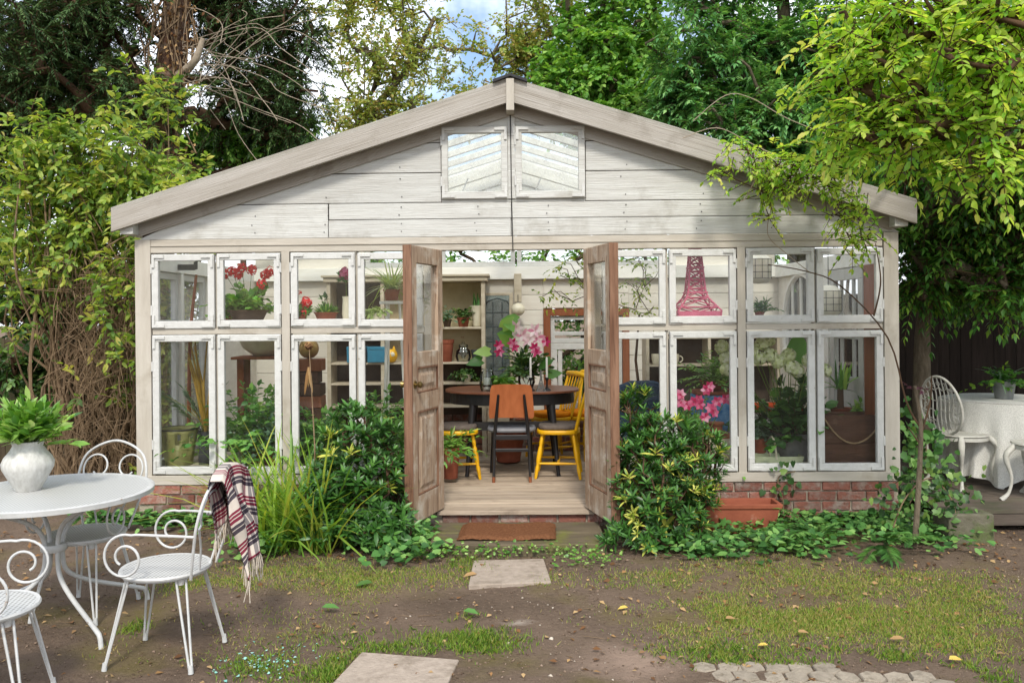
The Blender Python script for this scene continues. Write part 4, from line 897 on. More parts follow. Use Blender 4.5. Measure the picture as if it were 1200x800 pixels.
t_ = thing('rose_vase', 'deep pink rose in a small pale vase beside the upper window', 'flower vase', P(407, 379, .24)); MB().lathe([(.0, 0), (.03, 0), (.042, .08), (.035, .20), (.04, .22), (.03, .22), (.0, .05)], 20, cap=False).build('vase', m_cream, t_, smooth=True)
rc = P(405, 321, .22); foliage(t_, [head(rc, .055, 60, .05, 'oval'), head(rc, .03, 30, .04, 'oval'), head(rc + np.array([.04, .03, .04]), .025, 20, .03)], l_pink, 'blossom'); foliage(t_, bush(rc - np.array([0, 0, .06]), 10, .04, .1, 2, .05, .03)[0], l_euon); tube_obj('stems', [np.array(t_.location) + np.array([0, 0, .1])], [rc], .004, .003, m_green, t_)
t_, b_ = potted('spider plant arching from a terracotta pot by the left door', 459, 352, .9, .075, .10, m_terra); foliage(t_, straps(b_, 90, .18, .42, .016, up=1.3, sd=.7, curl=(.4, 1.1)), l_spider)
tr_ = thing('plant_stand', 'slim pale stand carrying the spider plant', 'plant stand', (b_[0], b_[1], FLZ)); zt = b_[2] - .092 - FLZ
MB().lathe([(.0, zt - .03), (.11, zt - .03), (.11, zt - .004), (0, zt - .004)], 20, cap=False).build('top', m_white, tr_)
for k in range(3): MB().tube([(.07 * math.cos(k * 2.1), .07 * math.sin(k * 2.1), zt - .03), (.14 * math.cos(k * 2.1), .14 * math.sin(k * 2.1), 0)], .011, 8).build('leg', m_white, tr_)
simple_plant('yellow-green trailing plant in a white pot on the window shelf', 440, 377, SHY, .05, .07, l_spider, 34, .06, .15, 4, .04, .026, m_cream, droop=.6)
simple_plant('bushy green potted plant in the left corner window', 268, 378, .3, .05, .06, l_house, 26, .06, .16, 4, .05, .03)
bkt = thing('wall_bracket', 'black iron shelf bracket in the upper left corner window', 'bracket', P(200, 310, .55)); MB().prism([(0, .12), (.012, .12), (.012, .0), (.2, .0), (.2, .02), (.23, .03), (.23, -.04), (.2, -.05), (0, -.05)], -.01, .01).build('bar', m_iron, bkt, bevel=.003); MB().box(-.02, .0, -.25, .02, -.05, .14).build('arm', m_iron, bkt)
tpr = thing('garden_stick', 'brown wooden stick leaning in the upper left corner window', 'stick', (float(P(224, 378, .45)[0]), .45, 1.0)); MB().tube([P(222, 420, .45) , P(224, 378, .45), P(230, 322, .5)], [.016, .015, .012], 8).build('shaft', m_redwood, tpr, world=True, smooth=True); MB().tube([P(222, 420, .45), P(221, 546, .45)], [.016, .018], 8).build('lower_shaft', m_redwood, tpr, world=True, smooth=True)
# lower left lights
SZ = 548
ob = thing('olive_bucket', 'olive enamel bucket with cut-out slots in the lower left window', 'bucket', P(210, 546, .26))
nn_, hb = 40, .31
mb = MB(); rows = [(0, .105), (.035, .108), (.19, .135), (.275, .15), (hb, .156)]
for z_, r_ in rows:
    for k in range(nn_): mb.v.append((r_ * math.cos(2 * math.pi * k / nn_), r_ * math.sin(2 * math.pi * k / nn_), z_))
for i_ in range(len(rows) - 1):
    for k in range(nn_):
        if i_ == 2 and k % 5 in (1, 2): continue
        mb.f.append((i_ * nn_ + k, i_ * nn_ + (k + 1) % nn_, (i_ + 1) * nn_ + (k + 1) % nn_, (i_ + 1) * nn_ + k))
mb.f.append(tuple(range(nn_ - 1, -1, -1))); q = mb.build('bucket', m_olive, ob, smooth=True); md_ = q.modifiers.new('s', 'SOLIDIFY'); md_.thickness = .005
MB().tube([(.157 * math.cos(a), .157 * math.sin(a), hb) for a in np.linspace(0, 2 * math.pi, 33)], .006, 6).build('rim', m_iron, ob, smooth=True)
t_, b_ = potted('yellowed canes and a palm frond in a tall grey cylinder pot', 241, 546, .30, .058, .29, m_dkpot, prof=[(.0, 0), (.055, 0), (.058, .29), (.05, .29), (.048, .26), (.0, .26)])
cn = MB()
for k in range(9):
    a = random.uniform(-.18, .14); cn.tube([b_, b_ + np.array([a * .5, random.uniform(-.03, .05), .40]), b_ + np.array([a, random.uniform(-.05, .1), random.uniform(.62, .78)])], [.012, .010, .006], 7)
cn.build('canes', M('ochre_cane', 'A5842C', '7F6524', 14, (3, 3, .8), rough=.5, bump=.15), t_, world=True, smooth=True)
A = np.array([b_, b_, b_]); D = nrm(np.array([[-.75, -.1, 1.1], [-.3, -.2, 1.2], [.3, .1, 1.3]])); foliage(t_, on_twigs(A, D, np.array([.62, .5, .45]), 26, .15, .010, droop=.25, spread=.9, flat=.08, shape='quad', lo=.3), l_palm, 'palm_frond'); tube_obj('palm_ribs', A, A + D * .55 - np.array([0, 0, .12]), .004, .002, m_green, t_)
foliage(t_, straps(b_, 8, .3, .5, .022, up=2.2, sd=.5, curl=(.2, .9)), l_dry, 'yellow_leaves')
sk = thing('white_sink', 'white ceramic sink on a brick-coloured ledge seen through the left window', 'sink', P(311, 420, 1.1))
MB().box(-.26, .26, -.18, .18, 0, .025).build('ledge', m_redwood, sk, bevel=.004); MB().lathe([(.0, .03), (.10, .03), (.2, .10), (.24, .19), (.25, .2), (.22, .2), (.0, .09)], 24, cap=False).build('basin', m_cream, sk, smooth=True)
for s in (-1, 1): MB().box(s * .2 - .03, s * .2 + .03, -.1, .1, FLZ - sk.location[2], -.001).build('leg', m_redwood, sk)
for lab, px, py, Yd, lm, n, lo, hi, ll, lw in (
        ('tall light green plant in the corner window behind the trough', 1010, 520, .45, l_laurel, 60, .1, .3, .06, .03),
        ('light green leafy plant behind the milk churn', 800, 546, .5, l_house, 110, .2, .6, .07, .04),
        ('large light green leafy plant behind the lower left window', 298, 546, .36, l_house, 150, .25, .74, .07, .05),
        ('blue-green trailing plant in the lower left window', 322, 546, .26, l_palm, 90, .15, .42, .045, .035),
        ('tangled green plant in front of the dark shelves at left', 376, 546, .3, l_house, 150, .15, .5, .06, .035),
        ('loose leafy plant behind the shrub beside the left door', 445, 546, .34, l_house, 110, .25, .7, .075, .03)):
    simple_plant(lab, px, py, Yd, .11, .17, lm, n, lo, hi, 6, ll, lw, up=.9)
wch = thing('wire_chair', 'curved wire chair back among the plants at left', 'chair', P(298, 546, .2)); wm = MB()
for k in range(5): wm.tube(smooth_path([(-.14 + .01 * k, .0 + .02 * k, 0), (-.12, .02 * k, .16 + .02 * k), (0, .02 * k, .215 + .02 * k), (.12, .02 * k, .16 + .02 * k), (.14 - .01 * k, .02 * k, 0)], 16), .004, 6)
wm.build('back_rods', m_wiron, wch, smooth=True); MB().tube(arcpts((0, .1), .03, .03, 0, 6.3, 17, lambda u, v_: (u - .05, 0, v_ + .05)), .004, 6).build('ring', m_wiron, wch)
gl = thing('gold_globe', 'gold globe resting on a bark stack behind the left window', 'globe', P(362, 420, .6)); MB().lathe([(.0, 0)] + [(.085 * math.sin(a), .085 - .085 * math.cos(a)) for a in np.linspace(.15, 3.0, 14)] + [(.0, .17)], 24, cap=False).build('ball', m_gold, gl, smooth=True); MB().tube([(0, 0, .165), (.01, 0, .2)], [.012, .006], 8).build('stalk', m_gold, gl)
bs = thing('bark_stack', 'stack of rough timber blocks under the gold globe', 'timber stack', (gl.location[0], gl.location[1], FLZ)); hh = gl.location[2] - FLZ
nz_ = 11
for k in range(nz_): MB().box(-.11 + random.uniform(-.02, .02), .11 + random.uniform(-.02, .02), -.09, .09, k * hh / nz_ + .001, (k + 1) * hh / nz_ - .003).build('block', random.choice((m_crate, m_dresser, m_redwood)), bs, bevel=.008)
# dresser at the rear, left of the doorway, with its pots
dz = float(P(540, 330, RY - .28)[2]); dx0, dx1 = float(P(386, 400, RY - .25)[0]), float(P(569, 400, RY - .25)[0])
dr_ = thing('dresser', 'tall distressed cream dresser with open shelves against the rear wall', 'dresser', ((dx0 + dx1) / 2, RY - .2, FLZ))
hw = (dx1 - dx0) / 2; H_ = dz - FLZ
for x in (-hw, hw - .04, -.02 - .25): MB().box(x, x + .04, -.17, .17, 0, H_).build('upright', m_dresser, dr_, bevel=.003)
MB().box(-hw - .03, hw + .03, -.20, .18, H_ + .001, H_ + .05).build('cornice', m_dresser, dr_, bevel=.006); MB().box(-hw - .05, hw + .05, -.22, .18, H_ + .051, H_ + .075).build('cornice_top', m_dresser, dr_, bevel=.004)
zz_ = [float(P(540, y_, RY - .37)[2]) - FLZ for y_ in (383, 424, 448, 475)]
for z in zz_: 
    for a, b_ in ((-hw + .041, -.271), (-.229, hw - .041)): MB().box(a, b_, -.165, .15, z - .022, z).build('shelf', m_dresser, dr_, bevel=.003)
MB().box(-.229, hw - .041, .151, .168, zz_[1], H_ - .001).build('papered_back', m_wallp, dr_); MB().box(-hw + .041, -.271, .151, .168, 0, H_ - .001).build('dark_back', m_darkin, dr_); MB().box(-.229, hw - .041, .151, .168, 0, zz_[1] - .023).build('dark_back', m_darkin, dr_)
DY = RY - .3
simple_plant('leafy plant in a terracotta pot on the dresser top shelf', 543, 383, DY, .07, .10, l_ivy, 26, .08, .2, 4, .045, .03)
simple_plant('thin green plant in a small pot at the dresser shelf end', 524, 383, DY, .05, .08, l_palm, 20, .1, .2, 4, .04, .02, m_wicker)
t_, b_ = potted('snake plant in a tall cream vase on the dresser', 559, 382, DY, .06, .22, m_cream, prof=[(.0, 0), (.04, 0), (.045, .02), (.05, .12), (.075, .21), (.078, .22), (.065, .22), (.0, .12)]); foliage(t_, straps(b_, 9, .1, .17, .03, up=2.5, sd=.4, curl=(-.05, .1)), l_euon)
t_ = thing('terracotta_pot', 'large plain terracotta pot on the dresser middle shelf', 'pot', P(523, 424, DY)); pot(t_, .085, .24, m_terra)
t_ = thing('dark_pot', 'small charcoal pot at the right end of the dresser shelf', 'pot', P(558, 423, DY)); pot(t_, .055, .12, m_dkpot)
t_ = thing('glass_jar', 'round clear glass jar on the dresser middle shelf', 'jar', P(543, 423, DY)); MB().lathe([(.0, 0), (.07, 0), (.085, .05), (.075, .11), (.045, .14), (.05, .155), (.042, .155), (.068, .1), (.0, .02)], 24, cap=False).build('jar', m_jar, t_, smooth=True); MB().lathe([(.0, .0), (.052, 0), (.05, .02), (.015, .03), (.015, .05), (.0, .055)], 20, (0, 0, .156), cap=False).build('lid', m_jar, t_, smooth=True)
t_, b_, B = simple_plant('trailing plant in a round pale pot on the dresser lower shelf', 546, 448, DY, .065, .09, l_ivy, 40, .08, .24, 4, .04, .028, m_cream, droop=.8)
for px, lab in ((419, 'left blue tin box on the dark shelf'), (443, 'right blue tin box on the dark shelf')):
    t_ = thing('tin_box', lab, 'box', P(px, 424, DY - .02), group='blue tin boxes on the dark shelf'); MB().box(-.10, .10, -.08, .08, 0, .13).build('box', m_blue, t_, bevel=.004); MB().box(-.103, .103, -.083, .083, .131, .165).build('lid', m_blue, t_, bevel=.004)
ow_ = thing('owl_pot', 'small yellow owl-shaped pot on the dark shelf', 'pot', P(450 + 8, 424, DY - .05)); MB().lathe([(.0, 0), (.045, 0), (.07, .04), (.075, .08), (.06, .12), (.045, .135), (.0, .12)], 20, cap=False).build('body', m_yellow, ow_, smooth=True)
for s in (-1, 1):
    MB().lathe([(.0, .0), (.024, .004), (.0, .012)], 14, cap=False).build('eye', m_cream, ow_, loc=(s * .028, -.066, .085), rot=(R(90), 0, 0), smooth=True); MB().lathe([(.02, 0), (.012, .03), (.0, .05)], 8, cap=False).build('ear', m_yellow, ow_, loc=(s * .035, -.01, .125))
lg = thing('leaded_panel', 'pale blue leaded glass panel with arched top leaning at the rear wall', 'glass panel', P(584, 478, RY - .09)); lw_, lh = .17, 1.10
lh = float(P(584, 343, RY - .09)[2]) - lg.location[2]
MB().box(-lw_, -lw_ + .04, -.02, .02, 0, lh).box(lw_ - .04, lw_, -.02, .02, 0, lh).box(-lw_ + .04, lw_ - .04, -.02, .02, lh - .03, lh).box(-lw_ + .04, lw_ - .04, -.02, .02, 0, .06).build('frame', m_dresser, lg, bevel=.003)
MB().box(-lw_ + .035, lw_ - .035, -.003, .003, .055, lh - .025).build('glass', m_lead, lg)
cm_ = MB()
for x in (-.05, .05): cm_.tube([(x, -.005, .06), (x, -.005, lh - .1)], .005, 5)
for k in range(7): cm_.tube([(-.13, -.005, .1 + k * lh * .125), (.13, -.005, .1 + k * lh * .125)], .005, 5)
cm_.tube([(-.13, -.005, lh - .13), (-.1, -.005, lh - .09), (0, -.005, lh - .06), (.1, -.005, lh - .09), (.13, -.005, lh - .13)], .006, 5); cm_.build('lead_lines', m_came, lg)
MB().box(-.12, .12, -.01, .08, -(lg.location[2] - FLZ), -.001).build('stand', m_dresser, lg)
# on the dining table
def on_table(px, Yd, dz=0): q = P(px, 456, Yd); return np.array([q[0], Yd, TH_ + dz])
bq = thing('bouquet', 'lily bouquet with big green leaves in a glass vase on the dining table', 'bouquet', on_table(617, 1.62)); MB().lathe([(.0, 0), (.06, 0), (.085, .06), (.075, .16), (.05, .2), (.06, .23), (.055, .23), (.07, .15), (.0, .02)], 24, cap=False).build('vase', m_jar, bq, smooth=True)
bb = np.array(bq.location) + np.array([0, 0, .14]); s_, A, B, D, L = bush(bb, 70, .15, .38, 4, .085, .035, up=.9, sd=.75); foliage(bq, s_, l_ivy); tube_obj('stems', A, B, .003, .002, m_green, bq)
lp = [(588, 385), (594, 378), (598, 403), (575, 412), (608, 375), (602, 392), (566, 422), (646, 420), (640, 440)]
Pt = np.array([P(a, c_, 1.55) for a, c_ in lp]); n = len(Pt); foliage(bq, [(Pt, nrm(np.stack([rng.normal(0, .6, n) - .3, rng.normal(-.3, .2, n), rng.normal(-.1, .4, n)], 1)), nrm(np.stack([rng.normal(0, .3, n), -np.ones(n), .5 * np.ones(n)], 1)), .17 * np.ones(n), .12 * np.ones(n), 'heart', .15, .3)], l_house, 'big_leaves')
[foliage(bq, [lily(P(a, c_, 1.5), (random.uniform(-.5, .5), -1, random.uniform(-.2, .5)), .085, .04)], l_palepink, 'lily') for a, c_ in ((612, 393), (627, 388), (606, 384), (620, 399), (630, 395))]
[foliage(bq, [lily(P(a, c_, 1.48), (random.uniform(-.5, .5), -1, random.uniform(-.3, .3)), .062, .035)], l_pink, 'lily') for a, c_ in ((600, 402), (602, 406), (584, 405), (586, 412), (627, 407), (629, 413), (640, 400))]
hl = thing('hurricane_lantern', 'clear glass hurricane lantern with white candle on the dining table', 'lantern', on_table(571, 1.4)); MB().lathe([(.0, 0), (.06, 0), (.075, .06), (.07, .14), (.05, .2), (.054, .21), (.05, .21), (.066, .13), (.07, .06), (.0, .012)], 24, cap=False).build('glass', m_jar, hl, smooth=True); MB().lathe([(.0, .013), (.033, .013), (.033, .12), (.0, .115)], 16, cap=False).build('candle', m_wax, hl, smooth=True)
simple_plant_ = None
t_ = thing('potted_plant', 'light green primula in a terracotta pot on the dining table', 'potted plant', on_table(593, 1.36)); pot(t_, .06, .09, m_terra); foliage(t_, bush(np.array(t_.location) + np.array([0, 0, .08]), 26, .04, .13, 3, .07, .045, up=.5)[0], l_spider if False else l_laurel)
for px, lab in ((622, 'left tall white candle on the dining table'), (641, 'right tall white candle on the dining table')):
    t_ = thing('candlestick', lab, 'candle', on_table(px, 1.34), group='tall candles beside the bouquet'); MB().lathe([(.0, 0), (.04, 0), (.036, .012), (.01, .03), (.008, .09), (.018, .11), (.018, .125), (.0, .125)], 16, cap=False).build('holder', m_iron, t_, smooth=True); MB().lathe([(.0, .126), (.0105, .126), (.0095, .31), (.0, .32)], 12, cap=False).build('candle', m_wax, t_, smooth=True)
def lattice_tower(t_, H, W, mat, levels=9, pf=None, rr=.05):
    prof_ = pf or (lambda f: W * (.06 + .94 * (1 - f) ** 2.6)); mb = MB(); r_ = W * rr
    for sx_ in (-1, 1):
        for sy_ in (-1, 1): mb.tube([(sx_ * prof_(f) / 2, sy_ * prof_(f) / 2, H * f) for f in np.linspace(0, 1, 14)], r_, 5)
    fs = [1 - (1 - k / levels) ** 1.25 for k in range(levels + 1)]
    for f0, f1 in zip(fs[:-1], fs[1:]):
        for k in range(4):
            c0 = [(-1, -1), (1, -1), (1, 1), (-1, 1)][k]; c1 = [(-1, -1), (1, -1), (1, 1), (-1, 1)][(k + 1) % 4]
            a = np.array([c0[0] * prof_(f0) / 2, c0[1] * prof_(f0) / 2, H * f0]); b_ = np.array([c1[0] * prof_(f1) / 2, c1[1] * prof_(f1) / 2, H * f1])
            a2 = np.array([c1[0] * prof_(f0) / 2, c1[1] * prof_(f0) / 2, H * f0]); b2 = np.array([c0[0] * prof_(f1) / 2, c0[1] * prof_(f1) / 2, H * f1])
            mb.tube([a, b_], r_ * .6, 4).tube([a2, b2], r_ * .6, 4).tube([a, a2], r_ * .7, 4)
    mb.build('lattice', mat, t_)
    for f in (.3, .62): MB().box(-prof_(f) * .6, prof_(f) * .6, -prof_(f) * .6, prof_(f) * .6, H * f, H * f + .012).build('platform', mat, t_)
t_ = thing('tower_figurine', 'small silver lattice tower figurine on the dining table', 'figurine', on_table(634, 1.30)); lattice_tower(t_, .2, .09, m_silver, 6)
t_ = thing('wall_post', 'weathered timber post with a pale globe hung on the rear wall', 'wall ornament', P(607, 356, RY - .14)); MB().box(-.04, .04, .0, .06, 0.02, .33).build('post', m_dresser, t_, bevel=.004); MB().lathe([(.0, -.13)] + [(.075 * math.sin(a), -.06 - .07 * math.cos(a)) for a in np.linspace(.2, 2.95, 12)] + [(.0, .012)], 20, (0, -.05, 0), cap=False).build('globe', m_cream, t_, smooth=True); MB().tube([(0, -.05, .01), (0, -.02, .06), (0, .0, .1)], .004, 5).build('hook', m_iron, t_)
simple_plant('leafy green plant beside the left door at the dining chairs', 528, 560, 1.0, .09, .28, l_laurel, 26, .12, .34, 4, .10, .022, up=.8)
t_ = thing('floor_pot', 'big round terracotta pot on the floor under the dining table', 'pot', P(596, 540, 2.0)); pot(t_, .17, .3, m_terra)

# right hand lights
tw = thing('pink_tower', 'pink openwork metal tower behind the upper window right of the door', 'tower ornament', P(815, 371, .24)); lattice_tower(tw, float(P(815, 280, .24)[2] - P(815, 371, .24)[2]), .34, m_pinkt, 10, lambda f: float(np.interp(f, [0, .09, .1, .2, .3, .6, 1], [.33, .34, .33, .2, .14, .105, .06])), .024); MB().box(-.165, .165, -.165, .165, -.0, .045).build('base', m_pinkt, tw)
bt = thing('indoor_tree', 'slender leafy branches inside the window right of the door', 'indoor tree', P(750, 470, .75)); bb = np.array(bt.location); bb[2] = FLZ; bt.location = bb
pts = np.array([P(a + random.uniform(-8, 8), c_ + random.uniform(-6, 6), .75 + random.uniform(-.25, .25)) for a, c_ in ((738, 300), (752, 310), (735, 330), (760, 330), (745, 345), (770, 320), (732, 365), (760, 365), (748, 372), (700, 320), (690, 340), (672, 330), (665, 350), (680, 300), (655, 318), (642, 344), (668, 310), (690, 310)) for _ in range(2)])
A, B, ra, rb = skeleton([bb, bb + [.02, 0, .6], bb + [-.03, .03, 1.1], bb + [.0, 0, 1.5]], .03, pts, .03, .2); tube_obj('branches', A, B, ra * .16, rb * .16, m_twig, bt); MB().tube([bb, bb + [.02, 0, .6], bb + [-.03, .03, 1.1], bb + [.0, 0, 1.5]], [.02, .016, .012, .008], 8).build('trunk', m_twig, bt, world=True, smooth=True); MB().lathe(potprof(.14, .24), 24, cap=False).build('pot', m_terra, bt, smooth=True)
D = rdir(len(pts) * 3, .1); foliage(bt, on_twigs(np.repeat(pts, 3, 0), D, rng.uniform(.05, .14, len(D)), 3, .045, .022, droop=.3, pairs=False), l_climb)
def lantern(label, px, py0, py1, Yd):
    a, b_ = P(px, py0, Yd), P(px, py1, Yd); h = a[2] - b_[2]; t_ = thing('paper_lantern', label, 'lantern', b_, group='white gridded lanterns hung inside'); r_ = 14.5 / S(Yd)
    MB().lathe([(.0, 0), (r_ * .7, .005), (r_, h * .16), (r_, h * .8), (r_ * .55, h * .97), (.0, h)], 20, cap=False).build('shade', m_paper, t_, smooth=True); g = MB()
    for k in range(12): a_ = k * math.pi / 6; g.tube([(r_ * 1.01 * math.cos(a_), r_ * 1.01 * math.sin(a_), h * .16), (r_ * 1.01 * math.cos(a_), r_ * 1.01 * math.sin(a_), h * .8)], .002, 4)
    for f in (.16, .37, .58, .8): g.tube([(r_ * 1.01 * math.cos(a_), r_ * 1.01 * math.sin(a_), h * f) for a_ in np.linspace(0, 6.283, 21)], .002, 4)
    g.build('wire_grid', m_iron, t_); MB().tube([(0, 0, h), (0, 0, 2.9 - b_[2])], .003, 5).build('cord', m_iron, t_)
lantern('white gridded lantern hanging higher, at the left of the right corner window', 889, 297, 332, .8); lantern('white gridded lantern hanging lower, nearer the right corner', 971, 334, 370, .8)
simple_plant('dark feathery plant in the upper window under the lantern', 890, 372, .3, .04, .05, l_euon, 30, .08, .17, 5, .05, .012, up=1.3)
mk = thing('shelf_rack', 'dark open shelf with mugs behind the window right of the door', 'shelf', (float(P(832, 430, 1.9)[0]), 1.9, FLZ)); hh = float(P(786, 392, 1.9)[2]) - FLZ
for x in (-.66, -.05, .63): MB().box(x, x + .03, -.14, .14, 0, hh).build('upright', m_dresser, mk, bevel=.003)
MB().box(-.63, .63, .12, .14, 0, hh).build('back', m_darkin, mk)
for z in (hh - .02, float(P(786, 427, 1.78)[2]) - FLZ, .6, .3): MB().box(-.629, -.051, -.14, .119, z - .02, z).build('shelf', m_dresser, mk, bevel=.003); MB().box(-.019, .629, -.14, .119, z - .02, z).build('shelf', m_dresser, mk, bevel=.003)
for px, lab in ((769, 'cream mug at the left of the dark shelf'), (790, 'cream mug in the middle of the dark shelf')):
    t_ = thing('mug', lab, 'mug', P(px, 426.5, 1.8), group='cream mugs on the dark shelf'); MB().lathe([(.0, 0), (.035, 0), (.048, .05), (.05, .10), (.046, .10), (.0, .02)], 18, cap=False).build('cup', m_cream, t_, smooth=True); MB().tube(arcpts((.055, .05), .03, .03, -1.6, 1.6, 10, lambda u, v_: (u, 0, v_)), .006, 6).build('handle', m_cream, t_, smooth=True)
ac = thing('armchair', 'navy upholstered armchair inside the window right of the door', 'armchair', (float(P(748, 470, 1.0)[0]), 1.05, FLZ)); zt = float(P(748, 444, .95)[2]) - FLZ
MB().slab([(-.34, -.30), (.34, -.30), (.34, .3), (-.34, .3)], .15, .42).build('seat', m_navy, ac, bevel=.05)
arcq = [(-.36, .3), (-.36, zt * .72), (-.27, zt * .93), (-.1, zt), (.1, zt), (.27, zt * .93), (.36, zt * .72), (.36, .3)]; MB().prism(arcq, -.36, -.22).build('backrest', m_navy, ac, bevel=.04)
for s in (-1, 1): MB().box(s * .30 - .06, s * .30 + .06, -.219, .3, .421, .6).build('arm', m_navy, ac, bevel=.03)
for sx_ in (-.28, .28):
    for sy_ in (-.25, .25): MB().tube([(sx_, sy_, .151), (sx_ * 1.1, sy_ * 1.1, 0)], [.022, .014], 8).build('leg', m_black, ac)
ch = thing('milk_churn', 'beige milk churn with copper shoulder in the window right of the door', 'milk churn', P(838, 547, .3)); MB().lathe([(.0, 0), (.15, 0), (.155, .01), (.155, .24), (.15, .25)], 28, cap=False).build('body', m_dresser, ch, smooth=True); MB().lathe([(.151, .25), (.13, .275), (.07, .30), (.062, .31), (.062, .345), (.075, .35), (.075, .365), (.0, .366)], 28, cap=False).build('shoulder', m_redwood, ch, smooth=True)
fc = thing('pink_lilies', 'cut magenta lilies standing behind the shrub, right window', 'flowers', P(812, 547, .16)); cl_ = np.array(fc.location); MB().lathe([(.0, 0), (.05, 0), (.06, .1), (.045, .2), (.05, .22), (.0, .05)], 18, cap=False).build('vase', m_jar, fc, smooth=True)
fp = [P(a, c_, .14) for a, c_ in ((797, 462), (798, 471), (806, 475), (814, 470), (820, 474), (831, 453), (836, 483), (833, 478), (841, 470), (851, 467), (826, 489), (818, 468), (828, 457))]
[foliage(fc, [lily(q, (random.uniform(-.6, .6), -1, random.uniform(-.2, .4)), .05, .036), head(q + np.array([0, .01, 0]), .02, 14, .035)], l_pink, 'lily') for q in fp]; tube_obj('stems', [cl_ + np.array([0, 0, .05])] * len(fp), fp, .003, .003, m_green, fc); foliage(fc, bush(cl_ + np.array([0, 0, .2]), 20, .1, .28, 4, .07, .015)[0], l_ivy)
t_ = thing('cloth_covered_box', 'box covered in blue floral cloth behind the magenta lilies', 'box', (float(P(842, 500, .95)[0]), .95, FLZ)); hz_ = float(P(842, 461, .95)[2]) - FLZ; MB().box(-.22, .22, -.16, .16, 0, hz_).build('box', m_bluefl, t_, bevel=.02); MB().box(-.23, .23, -.17, .17, hz_ + .001, hz_ + .03).build('terracotta_tray', m_terra, t_, bevel=.006)
simple_plant('light green fern-leaved plant on the blue cloth box', 836, 456, .95, .12, .08, l_laurel, 40, .18, .42, 7, .06, .022, up=1.0, droop=.35)
hy = thing('hydrangea', 'white hydrangea in a galvanised tub, right windows', 'potted plant', P(925, 547, .38)); MB().lathe([(.0, 0), (.155, 0), (.16, .02), (.185, .28), (.19, .29), (.175, .29), (.165, .2), (.0, .2)], 28, cap=False).build('tub', m_zinc, hy, smooth=True)
for s in (-1, 1): MB().tube([(s * .185, -.05, .22), (s * .215, -.05, .2), (s * .215, .05, .2), (s * .185, .05, .22)], .008, 6).build('handle', m_zinc, hy)
bb = np.array(hy.location) + np.array([0, 0, .22]); s_, A, B, D, L = bush(bb, 48, .25, .62, 5, .12, .08, up=1.2, sd=.6, r0=.05, droop=.2, lo_t=.35); foliage(hy, s_, l_euon); tube_obj('stems', A, B, .005, .003, m_twig, hy)
hh_ = [P(a, c_, .20) for a, c_ in ((893, 402), (900, 398), (889, 420), (903, 416), (912, 424), (924, 416), (934, 434), (927, 430), (948, 422), (966, 434), (881, 413), (851, 420), (846, 406), (852, 432))]
foliage(hy, [head(q, .06, 150, .034) for q in hh_], l_hydr, 'blossom'); tube_obj('flower_stems', [bb] * len(hh_), hh_, .004, .003, m_green, hy)
foliage(hy, [(np.array([P(932, 425, .7)]), np.array([[.1, -.2, 1.]]), np.array([[0, -1., .3]]), [.28], [.22], 'heart', .15, .2)], l_house, 'big_leaf')
rb_ = thing('cloth_pile', 'orange and white folded cloths behind the hydrangea', 'cloth', (float(P(902, 480, 1.3)[0]), 1.3, FLZ)); hz_ = float(P(902, 488, 1.3)[2]) - FLZ
MB().box(-.3, .3, -.15, .15, 0, hz_).build('chest', m_white, rb_, bevel=.01); MB().box(-.26, .26, -.14, .14, hz_ + .001, hz_ + .05).build('white_cloth', m_paper, rb_, bevel=.02); MB().box(-.27, .27, -.14, .14, hz_ + .051, hz_ + .12).build('orange_cloth', m_orcl, rb_, bevel=.025)
tg = thing('trug', 'pale green trug basket with hoop handle on the sill', 'basket', P(910, 548, .16)); MB().slab([(-.17, -.06), (.17, -.06), (.17, .09), (-.17, .09)], 0, .015).build('base', m_trug, tg)
w_ = MB(); 
for (x0, y0, x1, y1) in ((-.17, -.06, .17, -.06), (.17, -.06, .17, .09), (.17, .09, -.17, .09), (-.17, .09, -.17, -.06)):
    w_.add([(x0, y0, .0), (x1, y1, .0), (x1 * 1.15, y1 * 1.2, .10), (x0 * 1.15, y0 * 1.2, .10)], [(0, 1, 2, 3)])
q = w_.build('side', m_trug, tg); q.modifiers.new('s', 'SOLIDIFY').thickness = .006; MB().tube(smooth_path([(-.02, -.07, .08), (-.03, -.06, .2), (-.03, .015, .245), (-.03, .09, .2), (-.02, .1, .08)], 16), .008, 8).build('handle', m_cream, tg, smooth=True)
simple_plant('white-flecked small plant in a square terracotta pot by the trug', 890, 530, .30, .07, .12, l_palm, 40, .05, .18, 4, .045, .028)
cr = thing('trough', 'dark wooden trough hung with a pale rope, right corner window', 'trough', P(995, 548, .22)); hz_ = float(P(995, 486, .15)[2]) - cr.location[2]
for y_ in (-.09, .13): MB().box(-.24, .24, y_, y_ + .022, 0, hz_ * .48).build('plank', m_crate, cr, bevel=.003); MB().box(-.24, .24, y_ + .002, y_ + .024, hz_ * .48 + .004, hz_).build('plank', m_crate, cr, bevel=.003)
for x in (-.262, .241): MB().box(x, x + .021, -.09, .152, 0, hz_ + .01).build('end_plank', m_crate, cr, bevel=.003)
MB().box(-.238, .238, -.066, .128, hz_ - .05, hz_ - .03).build('soil', m_soil, cr)
MB().tube([(x, -.105, hz_ - .02 - .20 * (1 - (x / .235) ** 2)) for x in np.linspace(-.235, .235, 15)], .007, 6).build('rope', m_rope, cr, smooth=True)
t_, b_ = potted('small yucca in a terracotta pot above the trough', 985, 486, .5, .09, .06, m_terra); MB().tube([b_, b_ + np.array([0, 0, .17])], [.028, .024], 10).build('trunk', m_wicker, t_, world=True, smooth=True); foliage(t_, straps(b_ + np.array([0, 0, .16]), 30, .16, .3, .03, up=1.1, sd=.8, curl=(.05, .4)), l_house)
mb = MB().box(-.1, .1, -.08, .08, 0, 1).v
